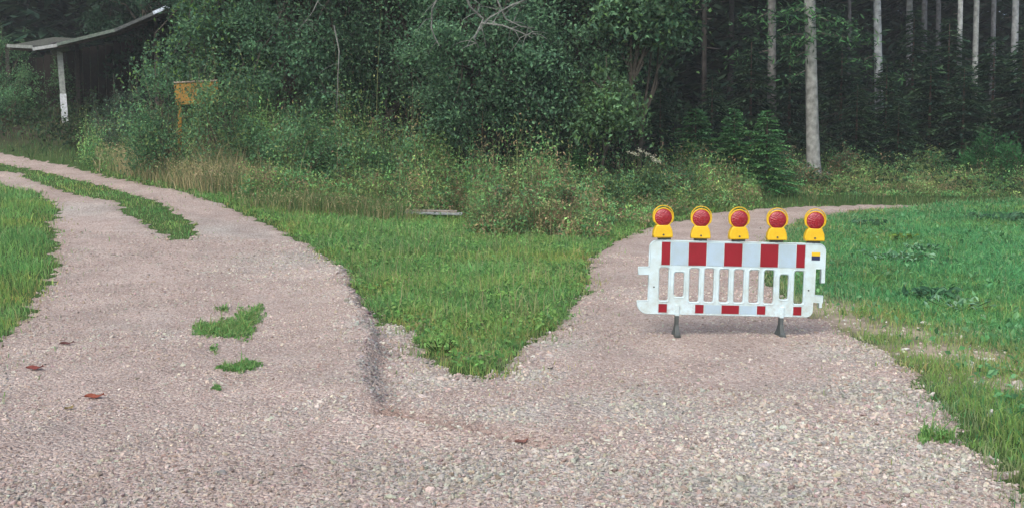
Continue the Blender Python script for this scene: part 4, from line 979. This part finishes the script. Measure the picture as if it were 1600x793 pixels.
pale_stone(1537, 498, .04, 'light stone in the green meadow above the bare strip', (.5,.55,.5), .03)
pale_stone(1294, 284, .09, 'light boulder at the right foot of the thickest stem', (.33,.34,.29), .25)
b = Buf()
x, y = scatter(3500, .2, .75, 5, 14, 1.0); k = (rng.uniform(size=len(x)) < dirtmask(x, y)) & (grass_sd(x, y) > 0); x, y = x[k], y[k]; r = rng.uniform(.006, .022, len(x))
if len(x): stones(b, np.stack([x, y, H(x, y) + r * .2], 1), r, pal([(.5,.47,.42),(.4,.36,.32),(.6,.58,.52)], len(x))); tag(b.build('rubble', M_STONE), 'small pebbles in the worn strip of the meadow', 'pebbles', kind='stuff')
# large stones along the tip of the tongue
b = Buf(); x, y = scatter(9000, -.2, .12, 7.2, 11.5, 1.0); sd = grass_sd(x, y, [0]); k = (sd > -.30) & (sd < .06) & (rng.uniform(size=len(x)) < .13 * np.clip(1 + 1.5 * lump(x, y, 5, 91), 0, 3)); x, y = x[k], y[k]; r = rng.uniform(.013, .030, len(x))
stones(b, np.stack([x, y, ROADZ(x, y) + r * .1], 1), r, pal([(.40,.37,.33),(.46,.39,.35),(.30,.27,.25),(.50,.47,.42)], len(x))); tag(b.build('coarse_gravel', M_STONE), 'coarser stones piled along the tip of the grass tongue', 'gravel', kind='stuff')
# broad leaved weeds in the meadow
def dock(px, py, w, nl, size, cols, label):
    cx, cy = hit(px, py); T = empty('broadleaf_weed', (cx, cy, float(H(cx, cy))), 0, label, 'weed', 'broad leaved weeds in the meadow')
    b = Buf(); a = rng.uniform(0, 6.28, nl); r_ = rng.uniform(.1, 1, nl) ** .6 * w / 2
    P = np.stack([r_ * np.cos(a), r_ * np.sin(a), rng.uniform(.05, .16, nl)], 1); leaves(b, P, size * rng.uniform(.7, 1.3, nl), pal(cols, nl), .5, .5)
    b.build('leaves', M_LEAF, T)
    s = Buf()
    for p in P[::2]: tube(s, [(p[0] * .2, p[1] * .2, 0), p], .005, 4, (.06, .1, .04))
    s.build('stems', M_LEAF, T)
DK = [(.05,.13,.07),(.07,.17,.09),(.11,.24,.13)]; DP = [(.20,.38,.22),(.24,.42,.28),(.11,.26,.13)]
dock(1458, 470, .7, 60, .14, DK, 'largest dark leaved dock plant in the middle of the meadow')
dock(1355, 355, .8, 40, .14, DK, 'dark dock plant near the bend of the track')
dock(1570, 345, 1.8, 90, .18, DK, 'wide patch of dark docks at the far right of the meadow')
dock(1395, 408, 1.3, 90, .10, DP, 'pale leaved weeds scattered left in the meadow')
dock(1440, 395, .8, 50, .11, DP, 'pale weeds just right of the scattered ones')
dock(1412, 378, .5, 26, .13, [(.16,.26,.05),(.12,.2,.05)], 'yellow green weed above the pale leaved ones')
dock(1500, 485, .8, 40, .10, DP, 'pale weeds right of the largest dark dock')
dock(780, 470, .5, 60, .07, [(.22,.42,.11),(.28,.46,.13)], 'bright leafy weed on the grass tongue')
dock(740, 520, .4, 50, .055, [(.20,.40,.11),(.26,.45,.13)], 'leafy weed nearer the tip of the grass tongue')
dock(690, 552, .4, 44, .055, [(.18,.36,.10),(.22,.42,.12)], 'leafy weed at the left of the tongue tip')
# little pale stake by the wood
b = Buf(); x_, y_, z_ = at(1322, 31.8); tube(b, [(0, 0, -.1), (.01, 0, zat(251, 31.8) - z_)], [.035, .03], 6, (.42, .42, .38)); o = b.build('stake', M_WOOD, None, loc=(x_, y_, z_)); tag(o, 'thin pale stake standing right of the thickest stem', 'stake')
